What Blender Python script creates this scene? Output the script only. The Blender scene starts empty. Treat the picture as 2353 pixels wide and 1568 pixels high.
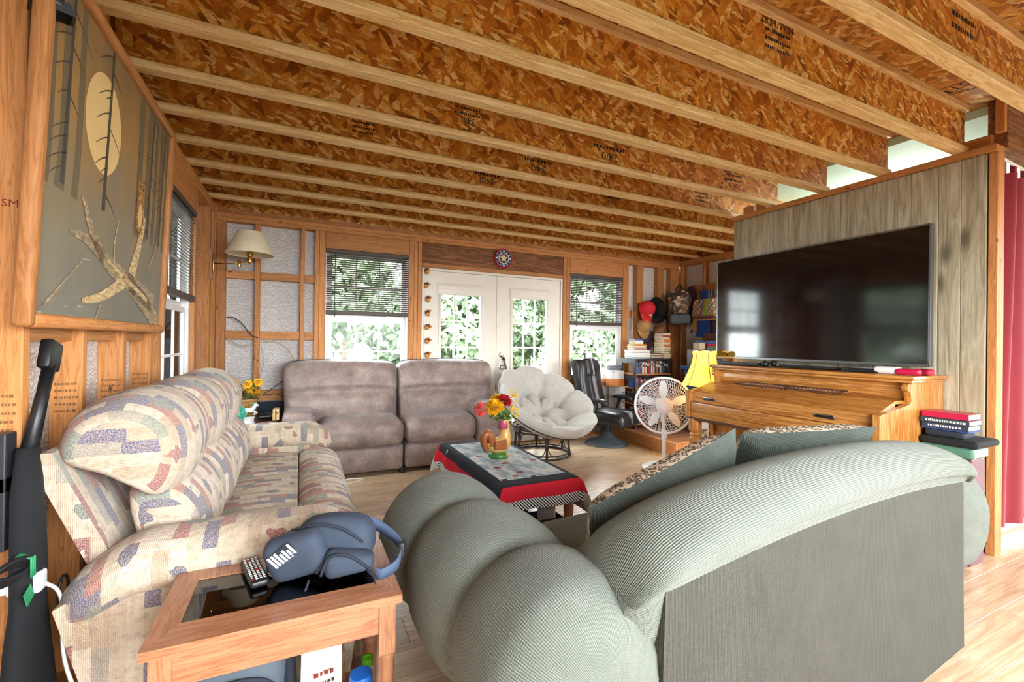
import bpy, bmesh, math, random
from mathutils import Vector, Matrix
random.seed(7)
scn = bpy.context.scene
COL = scn.collection
PI = math.pi
# ------------------------------------------------------------------ camera
F_PX, YAW, PIT, ROL, CAM_H = 1029.9, math.radians(25.345), math.radians(.142), math.radians(.713), 1.23
fw = Vector((math.sin(YAW)*math.cos(PIT), math.cos(YAW)*math.cos(PIT), math.sin(PIT)))
r0 = Vector((math.cos(YAW), -math.sin(YAW), 0)); u0 = r0.cross(fw)
rt = r0*math.cos(ROL)+u0*math.sin(ROL); up = u0*math.cos(ROL)-r0*math.sin(ROL)
cd = bpy.data.cameras.new('camera'); cam = bpy.data.objects.new('camera', cd); COL.objects.link(cam)
cd.sensor_width = 36; cd.lens = F_PX/2353*36; cd.clip_start = .05; cd.clip_end = 200
cam.matrix_world = Matrix(((rt.x, up.x, -fw.x, 0), (rt.y, up.y, -fw.y, 0), (rt.z, up.z, -fw.z, CAM_H), (0, 0, 0, 1)))
scn.camera = cam
# ------------------------------------------------------------------ daylight and exposure
wd = bpy.data.worlds.new('sky'); scn.world = wd; wd.use_nodes = True
bg = wd.node_tree.nodes['Background']; bg.inputs[0].default_value = (.93, .97, 1.0, 1); bg.inputs[1].default_value = 6.0
def area_light(name, loc, rot, sx, sy, power, colr, portal=False):
    d = bpy.data.lights.new(name, 'AREA'); d.shape = 'RECTANGLE'; d.size = sx; d.size_y = sy; d.energy = power; d.color = colr
    o = bpy.data.objects.new(name, d); COL.objects.link(o); o.location = loc; o.rotation_euler = rot
    d.cycles.is_portal = portal
    return o
area_light('portal_doors', (2.1, 5.06, 1.05), (-PI/2, 0, 0), 1.8, 2.0, 1, (1, 1, 1), True)
area_light('portal_window', (.65, 5.06, 1.45), (-PI/2, 0, 0), .9, 1.5, 1, (1, 1, 1), True)
area_light('portal_window', (3.58, 5.06, 1.45), (-PI/2, 0, 0), .9, 1.5, 1, (1, 1, 1), True)
area_light('portal_window', (-.86, 3.56, 1.45), (0, -PI/2, 0), 1.5, .9, 1, (1, 1, 1), True)
area_light('portal_side_door', (6.12, -.45, 1.1), (0, PI/2, 0), 2.2, 1.2, 1, (1, 1, 1), True)
area_light('portal_rear_opening', (1.3, -1.37, 1.5), (PI/2, 0, 0), 2.6, 1.4, 1, (1, 1, 1), True)
area_light('portal_kitchen', (6.12, 2.1, 1.65), (0, PI/2, 0), 1.3, 1.1, 1, (1, 1, 1), True)
vs = scn.view_settings
vs.view_transform = 'Standard'; vs.look = 'None'; vs.exposure = 2.3; vs.gamma = 1.0; vs.use_curve_mapping = False
cy = scn.cycles
cy.use_denoising = True
cy.use_adaptive_sampling = True; cy.adaptive_threshold = .06
cy.max_bounces = 6; cy.diffuse_bounces = 4; cy.glossy_bounces = 2; cy.transmission_bounces = 3; cy.transparent_max_bounces = 8
cy.caustics_reflective = False; cy.caustics_refractive = False; cy.sample_clamp_indirect = 8
# ------------------------------------------------------------------ pixel rays (photo pixel -> point on a known plane)
CAMP = Vector((0, 0, CAM_H))
def ray(x, y): return fw+rt*((x-1176.5)/F_PX)-up*((y-784)/F_PX)
def pX(x, y, v): d = ray(x, y); return CAMP+d*(v/d.x)
def pY(x, y, v): d = ray(x, y); return CAMP+d*(v/d.y)
def pZ(x, y, v): d = ray(x, y); return CAMP+d*((v-CAM_H)/d.z)
# ------------------------------------------------------------------ shape helpers: each returns (verts, faces)
def box(x0, x1, y0, y1, z0, z1):
    v = [(x, y, z) for x in (x0, x1) for y in (y0, y1) for z in (z0, z1)]
    return v, [(0, 1, 3, 2), (4, 6, 7, 5), (0, 4, 5, 1), (2, 3, 7, 6), (0, 2, 6, 4), (1, 5, 7, 3)]
def bbox(x0, x1, y0, y1, z0, z1, b=.006, s=2):
    bm = bmesh.new(); v, f = box(x0, x1, y0, y1, z0, z1)
    vs_ = [bm.verts.new(p) for p in v]
    for q in f: bm.faces.new([vs_[i] for i in q])
    bmesh.ops.bevel(bm, geom=list(bm.edges), offset=b, segments=s, affect='EDGES', profile=.5)
    bm.verts.index_update()
    g = [tuple(p.co) for p in bm.verts], [tuple(p.index for p in q.verts) for q in bm.faces]
    bm.free(); return g
def join(*gs):
    V, Fc = [], []
    for v, f in gs:
        n = len(V); V += list(v); Fc += [tuple(i+n for i in q) for q in f]
    return V, Fc
def xf(g, M): return [tuple(M @ Vector(p)) for p in g[0]], g[1]
def mv(g, x=0, y=0, z=0): return [(p[0]+x, p[1]+y, p[2]+z) for p in g[0]], g[1]
def RX(a): return Matrix.Rotation(math.radians(a), 4, 'X')
def RY(a): return Matrix.Rotation(math.radians(a), 4, 'Y')
def RZ(a): return Matrix.Rotation(math.radians(a), 4, 'Z')
def TR(*p): return Matrix.Translation(Vector(p))
def wrap(g, fn): return [tuple(fn(*p)) for p in g[0]], g[1]
def rbox(cx, cy_, cz, sx, sy, sz, r, n=6, k=3, fn=None):
    """rounded box, dense enough to be puffed by fn"""
    r = min(r, sx/2-.0005, sy/2-.0005, sz/2-.0005)
    def ax(s):
        a = [-s/2+r*(1-math.cos(i/k*PI/2)) for i in range(k)]
        m = [-s/2+r+(s-2*r)*i/n for i in range(n+1)]
        return a+m+[-q for q in reversed(a)]
    A = [ax(sx), ax(sy), ax(sz)]; S = (sx, sy, sz); idx = {}; V = []; Fc = []
    def vid(p):
        q = [max(-S[i]/2+r, min(S[i]/2-r, p[i])) for i in range(3)]
        d = [p[i]-q[i] for i in range(3)]; l = math.sqrt(sum(t*t for t in d)) or 1
        p2 = tuple(q[i]+d[i]/l*r if l > 1e-9 else p[i] for i in range(3))
        key = tuple(round(t, 5) for t in p)
        if key not in idx: idx[key] = len(V); V.append(p2)
        return idx[key]
    for a in range(3):
        b, c = (a+1) % 3, (a+2) % 3
        for sgn in (-1, 1):
            for i in range(len(A[b])-1):
                for j in range(len(A[c])-1):
                    q = []
                    for (ii, jj) in ((i, j), (i+1, j), (i+1, j+1), (i, j+1)):
                        p = [0, 0, 0]; p[a] = sgn*S[a]/2; p[b] = A[b][ii]; p[c] = A[c][jj]; q.append(vid(p))
                    Fc.append(tuple(q if sgn > 0 else q[::-1]))
    if fn: V = [fn(*p) for p in V]
    return [(p[0]+cx, p[1]+cy_, p[2]+cz) for p in V], Fc
def lathe(prof, n=24, cx=0, cy_=0, cz=0, cap=True):
    V = []; Fc = []
    for (r, z) in prof:
        for i in range(n):
            a = 2*PI*i/n; V.append((cx+r*math.cos(a), cy_+r*math.sin(a), cz+z))
    for j in range(len(prof)-1):
        for i in range(n):
            k = (i+1) % n; Fc.append((j*n+i, j*n+k, (j+1)*n+k, (j+1)*n+i))
    if cap:
        Fc.append(tuple(range(n))[::-1]); Fc.append(tuple((len(prof)-1)*n+i for i in range(n)))
    return V, Fc
def tube(pts, r, n=8, closed=False):
    P = [Vector(p) for p in pts]; m = len(P); V = []; Fc = []
    rs = r if isinstance(r, (list, tuple)) else [r]*m
    ref = None
    for i in range(m):
        t = (P[(i+1) % m]-P[i-1]) if closed else (P[min(i+1, m-1)]-P[max(i-1, 0)])
        if t.length < 1e-9: t = Vector((0, 0, 1))
        t.normalize()
        if ref is None: ref = Vector((0, 0, 1)) if abs(t.z) < .9 else Vector((1, 0, 0))
        a = (ref-t*ref.dot(t)).normalized(); b = t.cross(a); ref = a
        for j in range(n):
            w = 2*PI*j/n; V.append(tuple(P[i]+(a*math.cos(w)+b*math.sin(w))*rs[i]))
    for i in range(m if closed else m-1):
        for j in range(n):
            k = (j+1) % n; i2 = (i+1) % m; Fc.append((i*n+j, i*n+k, i2*n+k, i2*n+j))
    if not closed: Fc += [tuple(range(n))[::-1], tuple((m-1)*n+j for j in range(n))]
    return V, Fc
def spline(pts, k=6):
    """Catmull-Rom through the points"""
    P = [Vector(p) for p in pts]; out = []
    for i in range(len(P)-1):
        a, b, c, d = P[max(i-1, 0)], P[i], P[i+1], P[min(i+2, len(P)-1)]
        for j in range(k):
            t = j/k; out.append(.5*((2*b)+(c-a)*t+(2*a-5*b+4*c-d)*t*t+(3*b-a-3*c+d)*t**3))
    out.append(P[-1]); return out
def loft(rings, cap=True, closed=True):
    n = len(rings[0]); V = [tuple(p) for q in rings for p in q]; Fc = []
    for j in range(len(rings)-1):
        for i in range(n if closed else n-1):
            k = (i+1) % n; Fc.append((j*n+i, j*n+k, (j+1)*n+k, (j+1)*n+i))
    if cap and closed: Fc += [tuple(range(n))[::-1], tuple((len(rings)-1)*n+i for i in range(n))]
    return V, Fc
def prism(poly, a0, a1, axis='y'):
    n = len(poly); m = {'y': lambda p, a: (p[0], a, p[1]), 'x': lambda p, a: (a, p[0], p[1]), 'z': lambda p, a: (p[0], p[1], a)}[axis]
    V = [m(p, a0) for p in poly]+[m(p, a1) for p in poly]
    return V, [tuple(range(n)), tuple(range(2*n-1, n-1, -1))]+[(i, n+i, n+(i+1) % n, (i+1) % n) for i in range(n)]
def pillow(w, h, t, n=14, p=3.0, q=.5):
    """knife-edge cushion in the xz plane, thickness along y"""
    V = []; Fc = []
    for s in (1, -1):
        for i in range(n+1):
            for j in range(n+1):
                u = -1+2*i/n; v = -1+2*j/n
                k = max(0, (1-abs(u)**p)*(1-abs(v)**p))**q
                pin = 1-.07*(abs(u)**2)*(1-abs(v))-.0; pin2 = 1-.07*(abs(v)**2)*(1-abs(u))
                V.append((u*w/2*(1-.06*(1-abs(v)**2)*abs(u)), -s*t/2*k, v*h/2*(1-.06*(1-abs(u)**2)*abs(v))))
    m = (n+1)**2
    for s in range(2):
        for i in range(n):
            for j in range(n):
                a = s*m+i*(n+1)+j; f = (a, a+n+1, a+n+2, a+1); Fc.append(f if s == 0 else f[::-1])
    return V, Fc
def sphere(r, cx=0, cy_=0, cz=0, n=12, sx=1, sy=1, sz=1):
    pr = [(max(1e-4, r*math.sin(PI*i/n)), -r*math.cos(PI*i/n)) for i in range(n+1)]
    v, f = lathe(pr, max(8, int(n*1.5)))
    return [(p[0]*sx+cx, p[1]*sy+cy_, p[2]*sz+cz) for p in v], f
def cyl(p0, p1, r, n=12): return tube([p0, p1], r, n)
# ------------------------------------------------------------------ objects
MATS = {}
def mesh_of(g, m, smooth=False, uv=None):
    me = bpy.data.meshes.new('mesh'); me.from_pydata([tuple(p) for p in g[0]], [], [tuple(q) for q in g[1]])
    me.materials.append(MATS[m] if isinstance(m, str) else m)
    bm = bmesh.new(); bm.from_mesh(me); bmesh.ops.recalc_face_normals(bm, faces=bm.faces)
    if uv:                                       # cube projection in metres: every face keeps the plane it lies in
        L = bm.loops.layers.uv.new('UVMap')
        for f in bm.faces:
            a = max(range(3), key=lambda i: abs(f.normal[i]))
            for l in f.loops:
                c = l.vert.co; l[L].uv = {0: (c.z, c.y), 1: (c.z, c.x), 2: (c.x, c.y)}[a] if uv != 'x' else {0: (c.y, c.z), 1: (c.x, c.z), 2: (c.x, c.y)}[a]
    bm.to_mesh(me); bm.free()
    if smooth:
        me.polygons.foreach_set('use_smooth', [True]*len(me.polygons))
        if smooth != 2:
            try: me.set_sharp_from_angle(angle=math.radians(smooth if smooth > 2 else 42))
            except Exception: pass
    me.update(); return me
def lofted(rings, m, cap=True):
    """smooth mesh from rings with a metric UV map (u round the ring, v along)"""
    g = loft(rings, cap); me = bpy.data.meshes.new('mesh'); me.from_pydata(g[0], [], g[1]); me.materials.append(MATS[m])
    n = len(rings[0]); U = [0]
    for i in range(1, n+1): U.append(U[-1]+(Vector(rings[len(rings)//2][i % n])-Vector(rings[len(rings)//2][i-1])).length)
    W = [0]
    for j in range(1, len(rings)):
        W.append(W[-1]+sum((Vector(rings[j][i])-Vector(rings[j-1][i])).length for i in range(0, n, max(1, n//6)))/len(range(0, n, max(1, n//6))))
    L = me.uv_layers.new(name='UVMap')
    for p in me.polygons:
        if len(p.vertices) == 4:
            ii = [v % n for v in p.vertices]
            for li, v in zip(p.loop_indices, p.vertices):
                i = v % n
                if i == 0 and max(ii) == n-1: i = n
                L.data[li].uv = (U[i], W[v//n])
        else:
            for li, v in zip(p.loop_indices, p.vertices):
                c = me.vertices[v].co; L.data[li].uv = (c.x+c.y, c.z)
    me.polygons.foreach_set('use_smooth', [True]*len(me.polygons))
    bm = bmesh.new(); bm.from_mesh(me); bmesh.ops.recalc_face_normals(bm, faces=bm.faces); bm.to_mesh(me); bm.free()
    return me
def link(name, me, parent=None, loc=None, rot=None):
    o = bpy.data.objects.new(name, me); COL.objects.link(o)
    if parent:
        o.parent = parent
        if parent.get('wc'): o.location = -Vector(parent.location)
    if loc is not None: o.location = Vector(o.location)+Vector(loc)
    if rot: o.rotation_euler = [math.radians(a) for a in rot]
    return o
def part(name, g, m, parent=None, smooth=False, loc=None, rot=None, uv=None):
    return link(name, mesh_of(g, m, smooth, uv), parent, loc, rot)
def tag(o, label, cat, group=None, kind=None):
    o['label'] = label; o['category'] = cat
    if group: o['group'] = group
    if kind: o['kind'] = kind
    return o
def thing(name, label, cat, loc=(0, 0, 0), rz=0, group=None, world=False, rot=None):
    """an Empty at the thing's base; world=True: its parts are given in room coordinates"""
    o = bpy.data.objects.new(name, None); COL.objects.link(o); o.location = loc; o.empty_display_size = .1
    o.rotation_euler = [math.radians(a) for a in rot] if rot else (0, 0, math.radians(rz))
    if world: o['wc'] = 1
    return tag(o, label, cat, group)
def one(name, g, m, label, cat, group=None, smooth=False, loc=None, rot=None, uv=None):
    return tag(part(name, g, m, None, smooth, loc, rot, uv), label, cat, group)
def struct(name, g, m, label=None, cat=None):
    o = part(name, g, m); o['kind'] = 'structure'
    if label: o['label'] = label
    if cat: o['category'] = cat
    return o
def copy_tree(o, loc, rz=None, label=None):
    c = o.copy(); COL.objects.link(c); c.location = loc
    if rz is not None: c.rotation_euler[2] = math.radians(rz)
    if label: c['label'] = label
    for ch in o.children:
        d = ch.copy(); COL.objects.link(d); d.parent = c
        for gch in ch.children:
            e = gch.copy(); COL.objects.link(e); e.parent = d
    return c
def text_mesh(s, size, m, align='CENTER'):
    c = bpy.data.curves.new('lettering', 'FONT'); c.body = s; c.size = size; c.align_x = align; c.align_y = 'CENTER'; c.resolution_u = 2
    o = bpy.data.objects.new('lettering', c); COL.objects.link(o)
    dg = bpy.context.evaluated_depsgraph_get(); me = bpy.data.meshes.new_from_object(o.evaluated_get(dg))
    bpy.data.objects.remove(o); me.materials.clear(); me.materials.append(MATS[m]); return me
# ------------------------------------------------------------------ materials (all node-based)
def lin(h):
    h = h.lstrip('#'); c = [int(h[i:i+2], 16)/255 for i in (0, 2, 4)]
    return tuple(((x+.055)/1.055)**2.4 if x > .04045 else x/12.92 for x in c)+(1,)
class Mat:
    def __init__(s, name):
        s.m = bpy.data.materials.new(name); s.m.use_nodes = True; s.t = s.m.node_tree; s.b = s.t.nodes['Principled BSDF']; MATS[name] = s.m
    def n(s, typ, props=None, **ins):
        d = s.t.nodes.new('ShaderNode'+typ)
        for k, v in (props or {}).items(): setattr(d, k, v)
        for k, v in ins.items():
            k2 = k.replace('_', ' ') if not (k[0] == 'i' and k[1:].isdigit()) else int(k[1:])
            s.put(d.inputs[k2], v)
        return d
    def put(s, sock, v):
        if isinstance(v, bpy.types.NodeSocket): s.t.links.new(v, sock)
        else: sock.default_value = v
    def set(s, **k):
        for a, v in k.items(): s.put(s.b.inputs[a.replace('_', ' ')], v)
        return s
    def co(s, which='Object', scale=(1, 1, 1), rot=(0, 0, 0), loc=None, rnd=False):
        v = s.n('TexCoord').outputs[which]
        if rnd:
            oi = s.n('ObjectInfo'); mul = s.n('VectorMath', {'operation': 'SCALE'}, i0=(7.3, 3.1, 5.7)); s.put(mul.inputs['Scale'], oi.outputs['Random'])
            v = s.n('VectorMath', {'operation': 'ADD'}, i0=v, i1=mul.outputs[0]).outputs[0]
        return s.n('Mapping', None, Vector=v, Scale=scale, Rotation=tuple(math.radians(a) for a in rot), Location=loc or (0, 0, 0)).outputs[0]
    def noise(s, v, scale, detail=3, rough=.55, dist=0): return s.n('TexNoise', None, Vector=v, Scale=scale, Detail=detail, Roughness=rough, Distortion=dist)
    def ramp(s, f, stops, interp='LINEAR'):
        d = s.n('ValToRGB', None, Fac=f); r = d.color_ramp; r.interpolation = interp
        while len(r.elements) < len(stops): r.elements.new(.5)
        for e, (p, c) in zip(r.elements, stops): e.position = p; e.color = lin(c) if isinstance(c, str) else c
        return d.outputs[0]
    def mix(s, f, a, b, mode='MIX'):
        d = s.n('MixRGB', {'blend_type': mode}); s.put(d.inputs[0], f)
        for i, c in ((1, a), (2, b)): s.put(d.inputs[i], lin(c) if isinstance(c, str) else c)
        return d.outputs[0]
    def math(s, op, a, b=0, c=0):
        d = s.n('Math', {'operation': op}); s.put(d.inputs[0], a); s.put(d.inputs[1], b); s.put(d.inputs[2], c); return d.outputs[0]
    def bump(s, h, strength=.3, dist=.01):
        s.put(s.b.inputs['Normal'], s.n('Bump', None, Height=h, Strength=strength, Distance=dist).outputs[0])
    def vary(s, colr, lo=.82, hi=1.15):
        """each object a little lighter or darker than the next, as boards are"""
        oi = s.n('ObjectInfo').outputs['Random']
        k = s.math('MULTIPLY_ADD', oi, hi-lo, lo)
        d = s.n('VectorMath', {'operation': 'SCALE'}, i0=colr); s.put(d.inputs['Scale'], k); return d.outputs[0]
def plain(name, c, rough=.6, metal=0, spec=None, grain=0, **kw):
    m = Mat(name); m.set(Roughness=rough, Metallic=metal)
    if spec is not None: m.set(Specular_IOR_Level=spec)
    v = m.co(); nz = m.noise(v, 9 if not grain else grain, 3).outputs[0]
    base = lin(c); dk = tuple(x*.86 for x in base[:3])+(1,)
    m.set(Base_Color=m.mix(nz, dk, base)); m.set(**kw)
    return m
def wood(name, axis, c1, c2, c3, rough=.55, scale=1, knots=True, var=(.8, 1.15), spec=.4, coat=0):
    m = Mat(name); st = [14*scale]*3; st[axis] = 1.1*scale
    v = m.co('Object', st, rnd=True); nz = m.noise(v, 1.6, 4, .6, 1.2)
    st2 = [80*scale]*3; st2[axis] = 2.5*scale
    fine = m.noise(m.co('Object', st2, rnd=True), 1.0, 2).outputs[0]
    w = m.math('FRACT', m.math('MULTIPLY', nz.outputs[0], 5.0))
    w = m.math('PINGPONG', m.math('MULTIPLY', nz.outputs[0], 4.5), .5); w = m.math('MULTIPLY', w, 2)
    c = m.ramp(w, [(0, c1), (.55, c2), (1, c3)])
    c = m.mix(m.math('MULTIPLY', fine, .45), c, c3, 'MULTIPLY') if False else m.mix(m.ramp(fine, [(.4, (0, 0, 0, 1)), (.75, (.55, .55, .55, 1))]), c, c3)
    if knots:
        ks = [7*scale]*3; ks[axis] = 3.0*scale
        vo = m.n('TexVoronoi', None, Vector=m.co('Object', ks, rnd=True), Scale=1.0, Randomness=1.0)
        c = m.mix(m.ramp(vo.outputs['Distance'], [(.05, (1, 1, 1, 1)), (.11, (0, 0, 0, 1))]), c, '#6b3a1c')
    m.set(Base_Color=m.vary(c, *var), Roughness=rough, Specular_IOR_Level=spec)
    if coat: m.set(Coat_Weight=coat, Coat_Roughness=.15)
    m.bump(fine, .12, .004); return m
for i, a in enumerate('xyz'):
    wood('pine_'+a, i, '#cf9058', '#c5864e', '#ad703b', .6, 1.6)
    wood('flange_'+a, i, '#f2d6a4', '#eac78d', '#d2a86c', .6, 1.2, False, (.92, 1.08))
    wood('oldpine_'+a, i, '#9a6a48', '#80512f', '#5d3a22', .75)
    wood('piano_'+a, i, '#d39a55', '#c07f3a', '#9a5f28', .3, 1.3, False, (.95, 1.05), .5, .35)
    wood('maple_'+a, i, '#b98462', '#ad7754', '#966143', .35, 2.0, False, (.95, 1.05), .5, .2)
    wood('darkwood_'+a, i, '#6a4630', '#4f3222', '#38231a', .4, 1.2, False)
def osb(name, plane, tint=(1, 1, 1), dark=1.0):
    """pressed flakes: three layers of long cells lying at different angles"""
    m = Mat(name); base = m.n('TexCoord').outputs['Object']
    oi = m.n('ObjectInfo').outputs['Random']; sh = m.n('VectorMath', {'operation': 'SCALE'}, i0=(11, 5, 3)); m.put(sh.inputs['Scale'], oi)
    base = m.n('VectorMath', {'operation': 'ADD'}, i0=base, i1=sh.outputs[0]).outputs[0]
    if plane == 'y':
        xyz = m.n('SeparateXYZ', None, Vector=base).outputs; base = m.n('CombineXYZ', None, X=xyz[0], Y=xyz[2], Z=xyz[1]).outputs[0]
    wv = m.noise(base, 3.0, 2); warp = m.n('VectorMath', {'operation': 'MULTIPLY_ADD'}, i0=wv.outputs['Color'], i1=(.09, .09, .09), i2=base).outputs[0]
    def layer(ang, sc):
        rot = (0, 0, ang); scl = (sc*3.2, sc, 1)
        mp = m.n('Mapping', {'vector_type': 'TEXTURE'}, Vector=warp, Rotation=tuple(math.radians(t) for t in rot))
        mp2 = m.n('VectorMath', {'operation': 'MULTIPLY'}, i0=mp.outputs[0], i1=scl)
        vo = m.n('TexVoronoi', {'voronoi_dimensions': '2D'}, Vector=mp2.outputs[0], Scale=1.0)
        return m.n('SeparateColor', None, Color=vo.outputs['Color']).outputs
    A, B, Cc, D = layer(12, 10), layer(-38, 12), layer(55, 14), layer(80, 26)
    st = [(0, '#7f4516'), (.18, '#a35f1e'), (.45, '#bb7426'), (.7, '#c88835'), (.88, '#d6a052'), (1, '#e8c485')]
    c = m.ramp(A[0], st)
    c = m.mix(m.math('GREATER_THAN', B[1], .52), c, m.ramp(B[0], st))
    c = m.mix(m.math('GREATER_THAN', Cc[1], .66), c, m.ramp(Cc[0], st))
    c = m.mix(m.math('GREATER_THAN', D[1], .87), c, m.ramp(D[0], [(0, '#b98a48'), (1, '#e6c78c')]))
    fine = m.noise(warp, 60, 2).outputs[0]
    c = m.mix(m.ramp(fine, [(.35, (.35, .35, .35, 1)), (.6, (0, 0, 0, 1))]), c, '#6a3d16')
    t = m.n('VectorMath', {'operation': 'MULTIPLY'}, i0=c, i1=tuple(x*dark for x in tint)).outputs[0]
    m.set(Base_Color=t, Roughness=.5, Specular_IOR_Level=.45)
    m.bump(m.math('ADD', A[2], m.math('MULTIPLY', B[2], .7)), .25, .004); return m
osb('osb_web', 'y', (1.12, 1.08, .95), 1.15); osb('osb_floor', 'z', (.98, .98, .9), 1.05)
# foil bubble insulation
m = Mat('foil'); v = m.co('Object', (6, 6, 90)); nz = m.noise(v, 1.5, 3, .6, .6).outputs[0]
wv = m.n('TexWave', {'wave_type': 'BANDS', 'bands_direction': 'Z'}, Vector=m.co('Object', (1, 1, 1)), Scale=15, Distortion=9, Detail=3, Detail_Scale=2.5).outputs['Fac']
m.set(Base_Color=m.mix(m.math('MULTIPLY', m.math('ADD', wv, nz), .5), '#b9b5b2', '#ffffff'), Metallic=.0, Roughness=.35); m.bump(m.math('ADD', wv, nz), .6, .01)
# floor planks
m = Mat('plank'); nz = m.noise(m.co('Object', (1.2, 16, 1), rnd=True), 1.3, 5, .62, 1.4).outputs[0]
fine = m.noise(m.co('Object', (3, 110, 1), rnd=True), 1, 3).outputs[0]
c = m.ramp(nz, [(.25, '#a18468'), (.45, '#c3a585'), (.62, '#d5bd9e'), (.8, '#e3d2b8')]); c = m.mix(m.ramp(fine, [(.45, (0, 0, 0, 1)), (.8, (.5, .5, .5, 1))]), c, '#7d5d44')
m.set(Base_Color=m.vary(c, .93, 1.2), Roughness=m.math('MULTIPLY_ADD', fine, .15, .22), Specular_IOR_Level=.6); m.bump(fine, .1, .002)
# grey panelling on the partition
m = Mat('panelling'); nz = m.noise(m.co('Object', (9, 9, 1.1), rnd=True), 1.8, 5, .65, 1.6).outputs[0]
fine = m.noise(m.co('Object', (70, 70, 3), rnd=True), 1, 3).outputs[0]
c = m.ramp(nz, [(.2, '#81755a'), (.42, '#aca184'), (.6, '#c4bca2'), (.8, '#d8d2bd')]); c = m.mix(m.ramp(fine, [(.45, (0, 0, 0, 1)), (.75, (.65, .65, .65, 1))]), c, '#685c45')
vo = m.n('TexVoronoi', None, Vector=m.co('Object', (5, 5, 2.1), rnd=True), Scale=1.0); c = m.mix(m.ramp(vo.outputs[0], [(.06, (.8, .8, .8, 1)), (.2, (0, 0, 0, 1))]), c, '#544a38')
m.set(Base_Color=m.vary(c, .82, 1.12), Roughness=.6); m.bump(fine, .15, .003)
# upholstery
m = Mat('plaid'); uv = m.n('TexCoord').outputs['UV']; sp = m.n('SeparateXYZ', None, Vector=uv).outputs
nzv = m.math('MULTIPLY', m.noise(uv, 9, 2).outputs[0], .22)
row = m.math('FLOOR', m.math('ADD', m.math('MULTIPLY', sp[1], 26.0), m.math('MULTIPLY', nzv, .9)))
rr = m.n('TexWhiteNoise', {'noise_dimensions': '1D'}, W=row).outputs['Value']
cell = m.math('FLOOR', m.math('ADD', m.math('MULTIPLY', sp[0], 8.0), m.math('MULTIPLY', rr, 17.0)))
wn = m.n('TexWhiteNoise', {'noise_dimensions': '2D'}, Vector=m.n('CombineXYZ', None, X=cell, Y=row).outputs[0])
c = m.ramp(wn.outputs['Value'], [(0, '#c9b9a0'), (.3, '#d6c9b4'), (.44, '#b59d84'), (.56, '#a2605a'), (.64, '#c8b8a2'), (.72, '#57597a'), (.79, '#9a948a'), (.86, '#bda893'), (.9, '#8c4650'), (.95, '#76857d')], 'CONSTANT')
tri = m.n('TexVoronoi', {'distance': 'MANHATTAN'}, Vector=m.n('Mapping', None, Vector=uv, Scale=(15, 22, 1)).outputs[0], Scale=1.0)
tw = m.n('SeparateColor', None, Color=tri.outputs['Color']).outputs
c = m.mix(m.math('GREATER_THAN', tw[0], .93), c, m.ramp(tw[1], [(0, '#8e4a50'), (.4, '#4f5674'), (.65, '#cfc4b4'), (.85, '#6f7f7c')], 'CONSTANT'))
weave = m.n('TexWave', {'bands_direction': 'Y'}, Vector=uv, Scale=70, Distortion=1.2, Detail=1).outputs['Fac']
spk = m.noise(uv, 260, 2, .7).outputs[0]; spk2 = m.noise(uv, 45, 3, .7).outputs[0]
c = m.mix(m.ramp(spk, [(.4, (.6, .6, .6, 1)), (.58, (.0, .0, .0, 1))]), c, '#d3c5b1'); c = m.mix(m.ramp(spk2, [(.3, (.55, .55, .55, 1)), (.52, (0, 0, 0, 1))]), c, '#8d7c6c')
m.set(Base_Color=c, Roughness=.92, Specular_IOR_Level=.15, Sheen_Weight=.2); m.bump(m.math('ADD', weave, spk), .35, .003)
def chenille(name, c1, c2, c3, coord='UV', sc=1):
    m = Mat(name); v = m.co(coord)
    wv = m.n('TexWave', {'bands_direction': 'X'}, Vector=v, Scale=54*sc, Distortion=1.6, Detail=2, Detail_Scale=2.5).outputs['Fac']
    wv2 = m.n('TexWave', {'bands_direction': 'Y'}, Vector=v, Scale=58*sc, Distortion=2, Detail=1).outputs['Fac']
    nz = m.noise(v, 7, 4, .6).outputs[0]
    c = m.mix(m.ramp(nz, [(.3, (0, 0, 0, 1)), (.7, (1, 1, 1, 1))]), c1, c2)
    c = m.mix(m.ramp(m.math('MULTIPLY', wv, m.math('MULTIPLY_ADD', wv2, .5, .5)), [(.15, (.75, .75, .75, 1)), (.6, (0, 0, 0, 1))]), c, c3)
    m.set(Base_Color=c, Roughness=.85, Specular_IOR_Level=.2, Sheen_Weight=.12, Sheen_Roughness=.4); m.bump(m.math('MULTIPLY_ADD', wv2, .4, wv), .5, .004); return m
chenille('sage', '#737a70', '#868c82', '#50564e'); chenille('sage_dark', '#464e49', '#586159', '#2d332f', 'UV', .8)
chenille('sage_back_shaded', '#45453e', '#515048', '#31312c', 'UV', 1.3)  # sage fabric, browner nap; the back's shade is darkened into the colour
m = Mat('leopard'); v = m.co('UV'); vo = m.n('TexVoronoi', None, Vector=v, Scale=62); n2 = m.noise(v, 140, 2).outputs[0]
c = m.mix(m.ramp(vo.outputs[0], [(.22, (0, 0, 0, 1)), (.3, (1, 1, 1, 1)), (.5, (1, 1, 1, 1)), (.56, (0, 0, 0, 1))]), '#d8c8b0', '#57483c')
m.set(Base_Color=c, Roughness=.9)
m = Mat('microsuede'); v = m.co('Object'); nz = m.noise(v, 7, 5, .65).outputs[0]; n2 = m.noise(v, 60, 3).outputs[0]
c = m.ramp(m.math('MULTIPLY_ADD', n2, .25, m.math('MULTIPLY', nz, .8)), [(.3, '#665652'), (.52, '#84726c'), (.72, '#a39189')]); m.set(Base_Color=c, Roughness=.5, Specular_IOR_Level=.4, Sheen_Weight=.15)
m.bump(m.noise(m.co('Object', (1, 1, .35)), 16, 3, .6, .8).outputs[0], .35, .02)
m = Mat('papasan_cloth'); v = m.co('Object'); nz = m.noise(v, 14, 4, .6, .8).outputs[0]
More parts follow.
